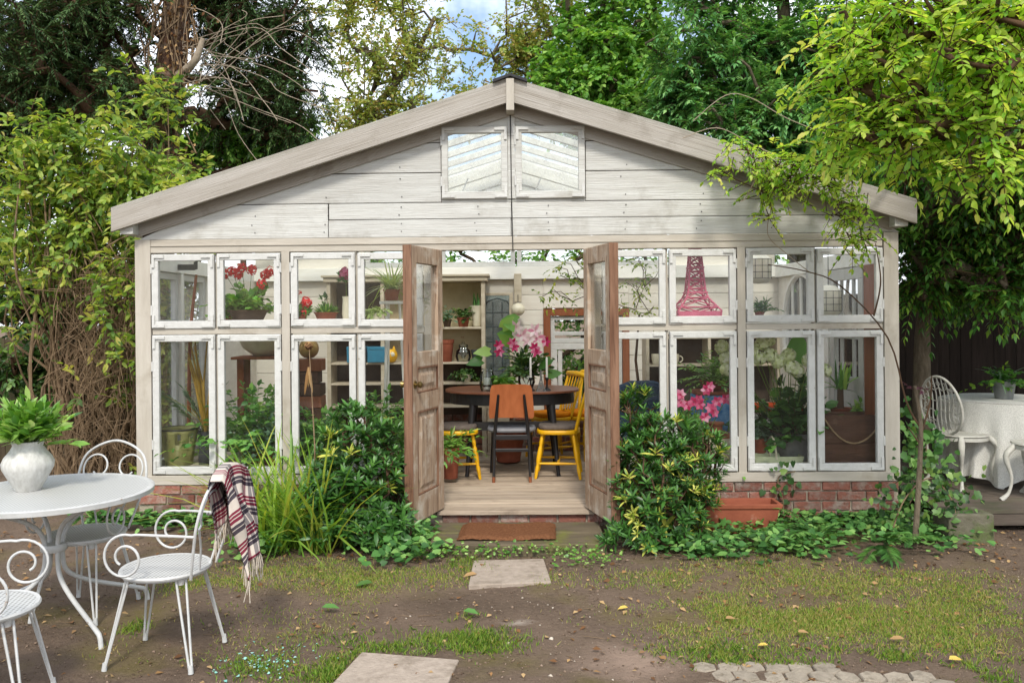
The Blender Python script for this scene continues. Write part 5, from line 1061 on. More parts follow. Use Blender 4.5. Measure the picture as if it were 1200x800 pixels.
t_['label'] = 'small yucca in a terracotta pot above the trough'; st2 = thing('pot_stand', 'plain timber stand under the yucca pot', 'plant stand', (t_.location[0], t_.location[1], FLZ)); hq = t_.location[2] - FLZ
MB().box(-.11, .11, -.11, .11, hq - .03, hq - .002).build('top', m_crate, st2)
for sx_ in (-.08, .08):
    for sy_ in (-.08, .08): MB().box(sx_ - .015, sx_ + .015, sy_ - .015, sy_ + .015, 0, hq - .031).build('leg', m_crate, st2)
wb = thing('window_box', 'empty terracotta trough on the ground against the right brick plinth', 'planter', tuple(PZ(864, 622, 0)[:2]) + (0,)); wx_ = 47 / S(wb.location[1])
def tray(x, y, z): return [(-x, -y, z), (x, -y, z), (x, y, z), (-x, y, z)]
mb = MB(); mb.v = tray(wx_ * .84, .075, .0) + tray(wx_ * .95, .10, .19) + tray(wx_, .112, .192) + tray(wx_ * 1.02, .116, .225) + tray(wx_ * .93, .092, .225) + tray(wx_ * .88, .08, .12); mb.f = [(3, 2, 1, 0)] + [(r * 4 + k, r * 4 + (k + 1) % 4, r * 4 + 4 + (k + 1) % 4, r * 4 + 4 + k) for r in range(5) for k in range(4)] + [(20, 21, 22, 23)]
mb.build('trough', m_terra, wb, bevel=.004)

# ------------------------------------------------------------------ right hand deck: lace table and cast iron chairs
lt = thing('lace_table', 'round table under a white lace cloth on the dark deck', 'table', (4.34, .92, .16))
MB().lathe([(.0, .69), (.50, .69), (.50, .705), (.0, .705)], 40, cap=False).build('table_top', m_crate, lt)
for k in range(3): MB().tube([(0, 0, .69), (.06 * math.cos(k * 2.1), .06 * math.sin(k * 2.1), .3), (.3 * math.cos(k * 2.1), .3 * math.sin(k * 2.1), 0)], .02, 8).build('leg', m_iron, lt, smooth=True)
tcl = MB(); nr, na = 22, 144
for i_ in range(nr + 1):
    for k in range(na):
        a = 2 * math.pi * k / na; f = i_ / nr
        if f < .4: r_, z_ = .505 * f / .4, .712
        else: g = (f - .4) / .6; r_, z_ = .512 + (.02 + .05 * g * math.sin(a * 11 + 1.5 * math.sin(a * 3)) + .03 * g * math.sin(a * 23 + 2 * g)) * g ** .6, .71 - g * (.66 + .035 * math.sin(a * 8))
        tcl.v.append((r_ * math.cos(a), r_ * math.sin(a), z_))
tcl.f = [(i_ * na + k, i_ * na + (k + 1) % na, (i_ + 1) * na + (k + 1) % na, (i_ + 1) * na + k) for i_ in range(nr) for k in range(na)]
tag(tcl.build('tablecloth', m_net, None, smooth=True, loc=(4.34, .92, .16)), 'white lace tablecloth draped to the deck', 'tablecloth')
def iron_chair(label):
    c_ = thing('cast_iron_chair', label, 'chair', group='white cast iron chairs on the deck')
    MB().lathe([(.0, .43), (.20, .43), (.215, .44), (.21, .45), (.0, .448)], 30, cap=False).build('seat', m_wiron, c_, smooth=True)
    MB().lathe([(.19, .40), (.205, .40), (.205, .43), (.19, .43)], 30, cap=False).build('seat_rim', m_wiron, c_, smooth=True)
    bp = lambda y_, z_: (-.17 - .16 * (z_ - .44), y_, z_)
    oval = [(.215 * math.sin(a) * (1 + .10 * math.cos(a)), .69 - .245 * math.cos(a)) for a in np.linspace(0, 2 * math.pi, 37)]
    MB().tube([bp(*q) for q in oval], .011, 7).build('back_frame', m_wiron, c_, smooth=True)
    g = MB()
    for k in range(9):
        u = -.8 + .2 * k; hh_ = math.sqrt(max(0, 1 - u * u)) * .235
        g.tube([bp(u * .215 + .012 * math.sin(q * 7), .69 + hh_ * (q - .5) * 2) for q in np.linspace(0, 1, 8)], .005, 5)
    for z in (-.6, -.2, .2, .6):
        hw_ = math.sqrt(1 - z * z) * .21; g.tube([bp(hw_ * q, .69 + z * .23 + .012 * math.cos(q * 12)) for q in np.linspace(-1, 1, 16)], .005, 5)
    for k in range(16):
        a = 2 * math.pi * k / 16; cy, cz = .165 * math.sin(a), .69 - .19 * math.cos(a); g.tube(arcpts((cy, cz), .024, .008, a, a + 7, 10, lambda u, v_: bp(u, v_)), .004, 4)
    g.build('back_tracery', m_wiron, c_, smooth=True)
    for sx_ in (-1, 1):
        for s in (-1, 1):
            x, y_ = sx_ * .14, s * .14
            MB().tube(smooth_path([(x, y_, .43), (x * 1.35, y_ * 1.35, .34), (x * 1.15, y_ * 1.15, .18), (x * 1.25, y_ * 1.25, .06), (x * 1.55, y_ * 1.55, .0)], 14), [.022, .024, .026, .026, .024, .022, .018, .015, .013, .012, .012, .012, .013, .015, .018, .02, .02][:len(smooth_path([(0, 0, 0)] * 5, 14))], 8).build('leg', m_wiron, c_, smooth=True)
    return c_
ic1 = iron_chair('white cast iron chair with oval tracery back left of the lace table'); ic2 = copy_tree(ic1); ic2['label'] = 'white cast iron chair at the right edge beside the lace table'
ic1.location = (3.80, .62, .16); ic1.rotation_euler = (0, 0, R(18)); ic2.location = (4.13, .06, .16); ic2.rotation_euler = (0, 0, R(130))
t_ = thing('potted_plant', 'trailing plant in a grey metal bucket on the lace table', 'potted plant', (4.30, .85, .875)); MB().lathe([(.0, 0), (.07, 0), (.095, .15), (.10, .155), (.085, .155), (.0, .1)], 22, cap=False).build('bucket', m_zinc, t_, smooth=True)
bb = np.array([4.30, .85, 1.0]); foliage(t_, bush(bb, 30, .1, .36, 5, .055, .035, up=.3, droop=.3, sd=1)[0], l_wist); foliage(t_, straps(bb, 8, .15, .26, .02, up=1.8), l_palm, 'spikes')
MB_p = MB().box(4.02, 4.12, 1.75, 1.85, .16, 2.45)
tag(MB_p.build('pergola_post', m_fencel, None, bevel=.006, origin=(4.07, 1.8, .16)), 'square green-grey timber post behind the lace table', 'post')
cbp = PZ(1088, 610, 0); tag(MB().box(-.16, .16, -.12, .12, -.02, .20).build('concrete_block', m_concrete, None, loc=(cbp[0], -.42, 0), bevel=.012), 'mossy concrete block among ivy at the right corner', 'concrete block')

# ------------------------------------------------------------------ shrubs and borders
def rosettes(tips, ax, k, L, W, up=.45, shape='oval', curl=.25):
    n = len(tips); ax = nrm(ax); u = nrm(np.cross(ax, nrm(rng.normal(size=(n, 3))))); v_ = np.cross(ax, u); out = []; rs_ = rng.uniform(.6, 1.3, n)
    a = np.arange(k) * 2.399; el = np.linspace(.1, .95, k)
    for q in range(k):
        D = nrm((np.cos(a[q]) * u + np.sin(a[q]) * v_) * (1.15 - el[q] * .7) + ax * (up + el[q] * .7) + rng.normal(0, .12, (n, 3))); s_ = rs_ * rng.uniform(.7, 1.15, n) * (1.1 - .35 * el[q])
        out.append((tips - ax * (.03 * (1 - el[q])), D, ax + rng.normal(0, .2, (n, 3)), L * s_, W * s_, shape, .25, curl, np.clip(rng.random(n) * .5 + el[q] * .5, 0, 1)))
    return out
def shrub(name, label, base, tips, L, W, k, lm, vm=None, vfrac=.2, extra=None):
    t_ = thing(name, label, 'shrub', (base[0], base[1], 0)); b0 = np.array([base[0], base[1], 0])
    cen = np.array([b0[0], b0[1], .15]); ax = nrm(tips - cen[None] + np.array([[0, 0, .25]])); isv = rng.random(len(tips)) < vfrac if vm else np.zeros(len(tips), bool)
    foliage(t_, rosettes(tips[~isv], ax[~isv], k, L, W), lm)
    if vm and isv.any(): foliage(t_, rosettes(tips[isv], ax[isv], k, L, W * .9), vm, 'variegated_foliage')
    A, B, ra, rb = skeleton([b0, b0 + [0, 0, .15], b0 + [0, 0, .3]], .04, tips[::3], .02, .15); tube_obj('stems', A, B, ra * .28, rb * .28, m_twig, t_)
    return t_
tp = np.concatenate([blob(424, 560, -.5, 58, 92, .30, 420, .35), blob(385, 595, -.65, 40, 55, .2, 130, .3), blob(450, 620, -.7, 40, 30, .2, 90, .2)]); tp = tp[tp[:, 2] > .04]
shrub('evergreen_shrub', 'dense evergreen shrub left of the doorway', (P(425, 600, -.4)[0], -.42), tp, .085, .025, 10, l_euon, l_varieg, .045)
tp = np.concatenate([blob(775, 570, -.55, 58, 90, .3, 420, .35), blob(748, 505, -.45, 30, 55, .2, 120, .2), blob(812, 550, -.5, 42, 62, .22, 170, .3), blob(745, 630, -.75, 40, 25, .2, 60, .1)]); tp = tp[tp[:, 2] > .04]
shrub('variegated_shrub', 'yellow variegated evergreen shrub right of the doorway', (P(775, 600, -.45)[0], -.45), tp, .085, .020, 10, l_euon, l_varieg, .17)
def strap_clump(label, spots, n, lo, hi, wd, mat, name='strap_leaved_clump'):
    c_ = np.mean(spots, axis=0); t_ = thing(name, label, 'plant', (c_[0], c_[1], 0)); S_ = []
    for q in spots: S_ += straps((q[0], q[1], .0), n, lo, hi, wd, up=1.6, sd=.5, curl=(.15, .85), r0=.06)
    foliage(t_, S_, mat); return t_
strap_clump('tall arching strap-leaved clump in front of the left windows', [PZ(a, b_, 0) for a, b_ in ((305, 640), (325, 648), (345, 642), (365, 640), (290, 632), (335, 630), (318, 636), (352, 634), (380, 648))], 38, .35, 1.0, .021, l_strap)
strap_clump('thin grass tuft against the window post at left', [PZ(a, b_, 0) for a, b_ in ((352, 622), (372, 625))], 9, .6, 1.15, .012, l_strap, 'grass_tuft')
dry = thing('seed_stalk', 'thin dry brown seed stalk in front of the left window', 'plant', tuple(PZ(368, 640, 0)[:2]) + (0,)); q = np.array(dry.location); MB().tube([q, q + [.0, .05, .7], P(362, 402, -.3)], [.006, .005, .003], 6).build('stalk', m_vine, dry, world=True); foliage(dry, [head(P(362, 405, -.3), .03, 20, .05, 'quad'), (np.array([P(362, 430, -.3)] * 3), nrm(np.array([[-.2, 0, -1], [.1, 0, -1], [-.1, .1, -1.]])), np.array([[0, -1., 0]] * 3), [.22, .2, .16], [.025] * 3, 'blade', .2, .15)], l_litter, 'dry_leaves')
def ground_cover(label, regions, n_per, ll, mat, hgt=(.03, .14), name='ground_cover', shape='heart'):
    S_ = []; cs = []
    for px, py, rx, ry in regions:
        c_ = PZ(px, py, 0); s = FPX / (c_[1] + 6.5); ys = abs(PZ(px, py - ry)[1] - PZ(px, py + ry)[1]) / 2; n = n_per
        q = rng.normal(0, .5, (n, 2)); x = c_[0] + q[:, 0] * rx / s; y_ = np.minimum(c_[1] + q[:, 1] * ys, -.07)
        z_ = rng.uniform(*hgt, n); D = rdir(n, .15, 1); D[:, 2] = np.abs(D[:, 2]) * .3; L = ll * rng.uniform(.55, 1.2, n)
        S_.append((np.stack([x, y_, z_], 1), D, nrm(np.array([[0, -.25, 1.]]) + rng.normal(0, .35, (n, 3))), L, L * .85, shape, .2, .15)); cs.append(c_)
    return tag(leaf_obj(name, S_, mat), label, 'ground cover', kind='stuff')
ground_cover('low heart-shaped leaves along the left brick plinth', ((215, 605, 60, 22), (265, 610, 60, 22), (185, 590, 40, 20), (300, 650, 35, 12), (470, 655, 45, 16), (490, 640, 25, 14)), 150, .062, l_ground)
ground_cover('low leafy ground cover along the right brick plinth', ((850, 630, 70, 22), (900, 632, 70, 22), (950, 625, 70, 24), (1000, 620, 60, 24), (1045, 620, 55, 22), (1085, 630, 45, 20), (820, 648, 50, 12), (920, 645, 60, 10)), 230, .058, l_ground, (.015, .11))
ground_cover('tiny seedlings along the front of the timber step', ((540, 650, 60, 6), (600, 648, 60, 6), (660, 650, 50, 7), (690, 660, 40, 8), (515, 652, 30, 6)), 130, .026, l_laurel, (.01, .07), 'seedlings')
def ivy(label, path, n, spread, lm=l_ivy, ll=.055, name='ivy'):
    path = np.array(smooth_path(path, 30)); t_ = thing(name, label, 'ivy', path[0]); i_ = rng.integers(0, len(path), n); q = path[i_] + rng.normal(0, spread, (n, 3)) * np.array([1, .45, 1]); L = ll * rng.uniform(.5, 1.2, n)
    q[:, 1] = np.minimum(q[:, 1], -.055) if path[0][1] < .1 and path[0][0] < 3.0 else q[:, 1]
    foliage(t_, [(q, rdir(n, -.4, .8), nrm(np.array([[0, -1., .5]]) + rng.normal(0, .4, (n, 3))), L, L * .9, 'heart', .2, .15)], lm, 'leaves'); MB().tube(path, .005, 6).build('stem', m_vine, t_, world=True); return t_
ivy('ivy climbing the right brick plinth beside the terracotta trough', [P(916, 615, -.1), P(918, 590, -.08), P(912, 560, -.07), P(932, 552, -.07)], 46, .05)
ivy('ivy tumbling over the mossy concrete block', [P(1040, 640, -.5), P(1060, 585, -.45), P(1090, 560, -.4), P(1115, 585, -.45), P(1120, 610, -.5)], 330, .11)
ivy('dark ivy behind the sapling at the right corner', [P(1060, 600, .1), P(1080, 560, .15), P(1085, 520, .15), P(1070, 500, .2)], 220, .12, l_ground, .075)
sg = thing('sapling', 'bare knobbly sapling stem at the right corner', 'sapling', tuple(PZ(1072, 640, 0)[:2]) + (0,)); q = np.array(sg.location)
MB().tube(smooth_path([q, P(1077, 560, -.55), P(1079, 500, -.55), P(1072, 452, -.55)], 20), np.linspace(.022, .013, 22)[:len(smooth_path([q] * 4, 20))], 8).build('trunk', m_bark2, sg, world=True, smooth=True)
br = MB()
for pth in ([P(1078, 500, -.55), P(1062, 470, -.55), P(1040, 395, -.45), P(985, 335, -.35), P(945, 318, -.3), P(900, 310, -.25)], [P(1079, 510, -.55), P(1090, 470, -.5), P(1092, 440, -.5)], [P(1078, 520, -.55), P(1064, 500, -.5)], [P(1024, 370, -.4), P(1032, 330, -.35), P(1026, 285, -.32)]): br.tube(smooth_path(pth, 16), np.linspace(.007, .0035, len(smooth_path(pth, 16))), 6)
br.build('branches', m_twig, sg, world=True); foliage(sg, bush(P(1073, 455, -.55), 6, .03, .08, 2, .05, .014, up=1.5)[0], leafmat('purple_bud', ('4A2A3A', '6A3A4A')), 'buds')
def fern(label, base, n, L, lm=l_fern):
    t_ = thing('fern', label, 'fern', base); D = rdir(n, .75, .8); D[:, 1] -= .35; D[:, 2] = np.abs(D[:, 2]); D = nrm(D); A = np.repeat(np.array(base)[None], n, 0); Ls = rng.uniform(.7, 1, n) * L
    foliage(t_, on_twigs(A, D, Ls, 18, .085, .020, droop=.35, spread=1.3, flat=.06, shape='quad', lo=.15), lm, 'fronds'); return t_
fern('pale green fern fronds arching over the ground cover', PZ(965, 640, 0) + np.array([0, .1, .02]), 8, .42); fern('fern drooping in front of the concrete block', PZ(1045, 655, 0) + np.array([0, .15, .05]), 7, .40)

# ------------------------------------------------------------------ trees and climbers
def tree(name, label, cat, trunk, tr, pts, lm, bark, twn, twl, k, ll, lw, shape='simple', droop=.15, flat=.4, spread=.9, pairs=False, upd=.2, group=None, wob=.08, step=.5, extra=None, fold=.25, bscale=1.0):
    trunk = [np.array(q, float) for q in trunk]; t_ = thing(name, label, cat, trunk[0], group=group)
    rs = np.linspace(tr, tr * .35, len(smooth_path(trunk, 24))); MB().tube(smooth_path(trunk, 24), rs, 14).build('trunk', bark, t_, world=True, smooth=True)
    A, B, ra, rb = skeleton(smooth_path(trunk, 24), tr, pts, wob, step); tube_obj('limbs', A, B, ra * bscale, rb * bscale, bark if bark is not m_bark else m_twig, t_, 5)
    A = np.repeat(pts, twn, 0) + rng.normal(0, twl * .25, (len(pts) * twn, 3)); D = rdir(len(A), upd); L = rng.uniform(.5, 1.1, len(A)) * twl
    foliage(t_, on_twigs(A, D, L, k, ll, lw, droop=droop, spread=spread, flat=flat, shape=shape, pairs=pairs, fold=fold), lm, 'crown'); tube_obj('twigs', A, A + D * L[:, None] - np.array([[0, 0, 1.]]) * (droop * L)[:, None], .004, .002, m_twig, t_, 3)
    return t_
def lift(*b): return np.concatenate(b)
# conifer, left
tk = [P(168, 520, 4.0) * [1, 1, 0], P(176, 330, 4.0), P(190, 170, 4.0), P(208, 0, 4.0), P(222, -250, 4.0)]
pts = lift(blob(60, 50, 3.4, 95, 85, .9, 70), blob(20, 130, 3.6, 60, 60, .6, 34), blob(-10, 210, 3.8, 60, 60, .5, 26), blob(150, 120, 3.5, 70, 40, .5, 26), blob(120, 10, 3.6, 60, 50, .6, 26), blob(310, 40, 4.4, 75, 60, .6, 46), blob(290, 120, 4.4, 60, 50, .5, 24), blob(345, 130, 4.6, 40, 45, .5, 22), blob(260, 20, 4.6, 50, 50, .5, 20), blob(180, -120, 4, 230, 110, 1.5, 60))
tree('conifer', 'old conifer with thick red-brown trunk at left', 'tree', tk, .33, pts, l_conif, m_bark, 14, .42, 13, .075, .020, 'quad', droop=.25, flat=.35, spread=.8, pairs=True, upd=.05)
A, B = [], []
for k in range(150):
    f = random.uniform(0, 1); c_ = P(np.interp(f, [0, .5, 1], [178, 192, 206]) + random.uniform(-27, 27), np.interp(f, [0, .5, 1], [330, 150, -20]), 3.72 + random.uniform(-.06, .06)); d = np.array([rng.normal(0, .06), rng.normal(-.02, .03), random.uniform(.15, .4) * random.choice((-1, 1))]); A += [c_, c_ + d]; B += [c_ + d, c_ + d * 1.7 + rng.normal(0, .04, 3)]
tqi = thing('dead_ivy', 'dead brown ivy stems matted over the conifer trunk', 'ivy', P(190, 200, 3.7)); tube_obj('stems', A, B, .011, .007, m_vine, tqi, 4)
n = 700; f = rng.random(n); q = np.array([P(np.interp(a, [0, .5, 1], [178, 192, 206]) + random.gauss(0, 20), np.interp(a, [0, .5, 1], [330, 150, -20]), 3.68) for a in f]); foliage(tqi, [(q, rdir(n, -.5), rdir(n), np.full(n, .06), np.full(n, .035), 'simple', .3, .3)], l_litter, 'leaves')
A, B = [], []
for k in range(26):
    a0 = P(214, 75 + random.uniform(-25, 60), 3.7); e = P(random.uniform(250, 390), random.uniform(0, 200), 3.7 + random.uniform(-.4, .4)); m_ = (a0 + e) / 2 + np.array([rng.normal(0, .1), 0, random.uniform(0, .45)]); m2 = (m_ + e) / 2 + rng.normal(0, .1, 3); pp = smooth_path([a0, m_, m2, e], 12)
    A += pp[:-1]; B += pp[1:]
tq = thing('dead_branches', 'bare dead branches fanning from the conifer trunk', 'branches', P(214, 80, 3.7)); tube_obj('branches', A, B, .006, .004, m_pale, tq); MB().tube(smooth_path([P(208, 90, 3.8), P(228, 72, 3.65), P(238, 45, 3.6)], 8), np.linspace(.06, .03, 11)[:len(smooth_path([np.zeros(3)] * 3, 8))], 8).build('limb', m_pale, tq, world=True, smooth=True)
tree('slim_conifer', 'slimmer second conifer trunk behind the climber at left', 'tree', [P(92, 520, 4.8) * [1, 1, 0], P(95, 300, 4.8), P(88, 180, 4.8), P(80, 60, 4.8)], .13, blob(60, 90, 5.0, 90, 90, .7, 50), l_conif, m_bark2, 12, .4, 12, .075, .020, 'quad', droop=.25, flat=.35, pairs=True, upd=.05)
# climber on the left
base = [PZ(a, b_, 0) for a, b_ in ((95, 560), (120, 565), (140, 560), (80, 556), (155, 566), (110, 558))]
pts = lift(blob(115, 215, 1.9, 95, 75, .5, 90), blob(60, 190, 1.7, 50, 45, .4, 30), blob(170, 230, 1.8, 55, 55, .4, 40), blob(40, 260, 1.6, 50, 50, .4, 24), blob(90, 290, 1.6, 60, 30, .4, 14), blob(205, 265, 1.2, 30, 25, .3, 10), blob(140, 330, 1.2, 30, 40, .3, 8), blob(150, 390, 1.0, 14, 70, .2, 7), blob(30, 330, 1.5, 40, 50, .4, 8), np.array([-3.65, 1.4, .4])[None] + rng.random((40, 3)) * np.array([.5, 1.2, 1.8]), blob(190, 120, 2.4, 40, 25, .3, 10))
cl = thing('climber', 'yellow-green climber piled over the left fence beside the summerhouse', 'climber', base[0])
A = np.repeat(pts, 6, 0) + rng.normal(0, .15, (len(pts) * 6, 3)); D = rdir(len(A), .15); L = rng.uniform(.12, .3, len(A)); foliage(cl, on_twigs(A, D, L, 4, .095, .045, droop=.3, flat=.5, shape='oval', pairs=False), l_climb); tube_obj('twigs', A, A + D * L[:, None], .003, .002, m_twig, cl, 3)
sm = MB()
for k in range(110):
    b0 = random.choice(base) + rng.normal(0, .1, 3) * [1.6, 1, 0]; e = pts[rng.integers(len(pts))]; m1 = b0 * .65 + e * .35 + rng.normal(0, .16, 3); m2 = b0 * .3 + e * .7 + rng.normal(0, .2, 3); pp = smooth_path([b0, m1, m2, e], 14); sm.tube(pp, np.linspace(random.uniform(.008, .022), .005, len(pp)), 5)
sm.build('stems', m_vine, cl, world=True, smooth=True); A, B = [], []
for k in range(900):
    c_ = P(random.gauss(115, 30), random.uniform(300, 545), 1.3 + random.uniform(-.35, .35)); d = np.array([rng.normal(0, .12), rng.normal(0, .08), rng.normal(-.12, .2)]); A.append(c_); B.append(c_ + d)
tube_obj('dead_tangle', A, B, .004, .003, m_vine, cl, 3)
tree('laurel_bush', 'dark leafy bush over the fence at far left', 'bush', [P(40, 520, 3.3) * [1, 1, 0], P(40, 420, 3.3), P(45, 330, 3.3)], .06, lift(blob(40, 330, 3.2, 70, 75, .5, 70), blob(110, 330, 3.6, 60, 80, .5, 60), blob(30, 430, 2.3, 40, 40, .3, 22), blob(190, 330, 4.2, 40, 80, .4, 40)), l_ivy, m_twig, 9, .22, 5, .09, .045, 'oval')
tree('laurel_bush', 'mid green bush between the conifer and the roof', 'bush', [P(290, 400, 4.6) * [1, 1, 0], P(285, 300, 4.6), P(280, 220, 4.6)], .06, lift(blob(265, 170, 4.8, 55, 30, .5, 44), blob(330, 160, 5.0, 50, 30, .5, 36), blob(225, 190, 4.4, 30, 30, .4, 20)), l_lime, m_twig, 10, .24, 5, .09, .05, 'oval')
# pale open tree against the sky
pts = lift(blob(440, 60, 9, 70, 60, .9, 40), blob(500, 70, 9.2, 60, 55, .9, 26), blob(420, 130, 9, 50, 40, .8, 22), blob(480, 140, 9, 60, 30, .7, 26), blob(600, 50, 9.4, 60, 50, .8, 36), blob(640, 80, 9.4, 40, 40, .7, 26), blob(560, 120, 9.2, 40, 25, .6, 14), blob(430, -30, 9.2, 90, 45, 1, 40), blob(640, 10, 9.5, 50, 50, .9, 26), blob(400, 10, 9, 50, 40, .8, 18))
tree('open_tree', 'pale small-leaved tree open to the sky behind the ridge', 'tree', [P(340, 480, 9) * [1, 1, 0], P(350, 260, 9), P(400, 170, 9), P(470, 90, 9.1), P(510, 20, 9.2)], .11, pts, l_maple, m_bark2, 9, .38, 5, .085, .055, 'simple', droop=.2, flat=.5, wob=.12, bscale=.42)
pts = lift(blob(700, 70, 8, 60, 70, .8, 90), blob(660, 110, 7.8, 35, 40, .6, 40), blob(750, 110, 7.8, 45, 45, .6, 56), blob(720, 150, 7.6, 50, 30, .5, 40), blob(740, 30, 8.2, 60, 60, .8, 50), blob(720, -60, 8, 90, 50, 1, 40))
tree('green_tree', 'mid green broadleaf tree right of the ridge', 'tree', [P(715, 480, 8) * [1, 1, 0], P(715, 250, 8), P(712, 120, 8), P(710, 0, 8)], .13, pts, l_lime, m_bark2, 11, .34, 5, .11, .075, 'oval', droop=.3, flat=.45)
pts = lift(blob(840, 70, 5, 75, 85, .9, 90), blob(930, 60, 5, 80, 80, .9, 90), blob(900, 150, 4.6, 90, 50, .7, 80), blob(1000, 120, 4.8, 70, 90, .8, 70), blob(960, 200, 4.2, 70, 45, .5, 46), blob(800, 120, 5.2, 40, 50, .6, 40), blob(1090, 150, 5, 90, 110, .9, 80), blob(900, -70, 5, 170, 60, 1.2, 60))
tree('ash_tree', 'large dark green ash-leaved tree behind the right roof slope', 'tree', [P(940, 480, 5.4) * [1, 1, 0], P(935, 250, 5.4), P(925, 120, 5.2), P(915, -40, 5)], .2, pts, l_dark, m_bark2, 12, .30, 6, .115, .044, 'simple', droop=.15, flat=.22, spread=1.0, pairs=True, upd=.1)
# behind the fence at right, and the wisteria over the deck
tree('laurel_bush', 'sunlit bush showing above the dark fence at right', 'bush', [P(1150, 440, 4.6) * [1, 1, 0], P(1150, 380, 4.6), P(1150, 340, 4.6)], .06, lift(blob(1150, 320, 4.6, 70, 40, .5, 50), blob(1200, 300, 4.8, 50, 60, .5, 40)), l_lime, m_twig, 9, .24, 5, .09, .05, 'oval')
wt = [P(1078, 590, .9) * [1, 1, 0], P(1080, 460, .9), P(1082, 380, .9), P(1095, 300, .8), P(1130, 240, .6), P(1200, 190, .3)]
pts = lift(blob(1120, 255, .7, 60, 55, .5, 60), blob(1170, 240, .5, 60, 60, .6, 70), blob(1190, 300, .4, 40, 40, .4, 34), blob(1110, 320, .9, 30, 30, .3, 16), blob(1165, 330, .2, 26, 14, .2, 8), np.array([3.2, -.6, 2.55])[None] + rng.random((300, 3)) * np.array([3.4, 3.0, .9]), np.array([3.3, -1.0, 3.4])[None] + rng.random((170, 3)) * np.array([3.2, 3.2, .8]), blob(1075, 310, .6, 16, 40, .3, 14), blob(1070, 230, .8, 40, 50, .5, 30))  # the box-shaped leaf layers above the deck are added to shade it
tree('wisteria', 'dark wisteria roofing the deck at right', 'climber', wt, .085, pts, l_wist, m_bark2, 8, .30, 6, .085, .032, 'simple', droop=.4, flat=.2, spread=1.0, pairs=True, upd=-.05)
# bright overhanging tree in front, right
bt_ = [np.array([3.9, -1.9, 0]), np.array([3.85, -1.9, 1.2]), np.array([3.7, -1.9, 2.2]), np.array([3.3, -1.9, 2.9]), np.array([2.8, -1.9, 3.3])]
pts = lift(blob(1120, 90, -1.9, 95, 80, .45, 24), blob(1150, 170, -1.9, 60, 50, .4, 15), blob(1060, 140, -1.7, 60, 40, .4, 14), blob(1180, 40, -2, 60, 60, .5, 18), blob(1005, 90, -1.6, 45, 50, .3, 12), blob(985, 160, -1.5, 35, 25, .3, 6), blob(1015, 30, -1.6, 50, 40, .3, 10), blob(1080, 10, -1.8, 60, 40, .5, 24), np.array([2.6, -2.6, 3.4])[None] + rng.random((24, 3)) * np.array([2.2, 1.6, 1.0]))
tree('overhanging_tree', 'bright yellow-green branches hanging into the upper right', 'tree', bt_, .10, pts, l_bright, m_twig, 6, .26, 6, .062, .032, 'oval', droop=.3, flat=.4, pairs=False, bscale=.5, step=.25, wob=.04)
pts = lift(blob(910, 190, -.45, 34, 14, .12, 12), blob(960, 205, -.5, 40, 22, .15, 18), blob(990, 175, -.6, 30, 20, .2, 12), blob(870, 178, -.4, 18, 8, .1, 5), blob(1000, 240, -.6, 22, 16, .15, 8), blob(895, 235, -.3, 10, 30, .05, 8), blob(1010, 275, -.5, 14, 26, .08, 6), blob(836, 200, -.35, 10, 4, .05, 2), blob(925, 210, -.5, 14, 8, .1, 4))
spw = tree('wisteria_spray', 'light wisteria sprays trailing across the right gable', 'climber', [np.array([3.1, 1.3, 0]), np.array([3.1, 1.3, 1.4]), np.array([3.12, 1.1, 2.2]), np.array([3.2, .3, 2.6]), P(1035, 185, -.6), P(985, 190, -.6), P(930, 195, -.5)], .018, pts, l_bright, m_twig, 4, .17, 5, .05, .022, 'oval', droop=.4, flat=.25, spread=1.0, pairs=True, upd=-.05, bscale=.28, step=.2, wob=.03)
tn = MB()
for pth in ([P(990, 165, -.5), P(925, 140, -.5), P(880, 115, -.5), P(850, 112, -.5), P(812, 142, -.4)], [P(935, 196, -.5), P(880, 168, -.4), P(840, 150, -.4), P(800, 162, -.35)], [P(890, 200, -.4), P(875, 230, -.35), P(868, 236, -.35)], [P(905, 240, -.3), P(900, 275, -.2), P(925, 300, -.2), P(950, 320, -.2)]): tn.tube(smooth_path(pth, 16), .0035, 5)
tn.build('tendrils', m_pale, spw, world=True)
hg = rng.random((420, 3)) * np.array([6.6, .8, 2.4]) + np.array([-3.3, 3.7, .1])
tree('hedge', 'green hedge seen through the rear windows', 'hedge', [(0, 4.2, 0), (0, 4.2, .8), (0.1, 4.2, 1.6)], .05, hg, l_lime, m_twig, 8, .24, 4, .09, .05, 'simple')

# ------------------------------------------------------------------ lawn and litter
def gauss_density(x, y, spots):
    d = np.zeros_like(x)
    for px, py, rx, ry, a in spots:
        c_ = PZ(px, py); s = FPX / (c_[1] + 6.5); ys = abs(PZ(px, py - ry)[1] - PZ(px, py + ry)[1]) / 2
        d += a * np.exp(-.5 * (((x - c_[0]) / (rx / s)) ** 2 + ((y - c_[1]) / ys) ** 2) * 2.2)
    return d
VN = rng.random((128, 128))
def vnoise(x, y):
    i_, j_ = np.floor(x).astype(int), np.floor(y).astype(int); u, v_ = x - i_, y - j_; u, v_ = u * u * (3 - 2 * u), v_ * v_ * (3 - 2 * v_); g = lambda a, b_: VN[a % 128, b_ % 128]
    return (g(i_, j_) * (1 - u) + g(i_ + 1, j_) * u) * (1 - v_) + (g(i_, j_ + 1) * (1 - u) + g(i_ + 1, j_ + 1) * u) * v_
def fbm(x, y): return np.clip((.5 * vnoise(x * 2.3, y * 3) + .3 * vnoise(x * 6 + 9, y * 8) + .2 * vnoise(x * 17, y * 21 + 5) - .32) * 3.0, 0, 1.6)
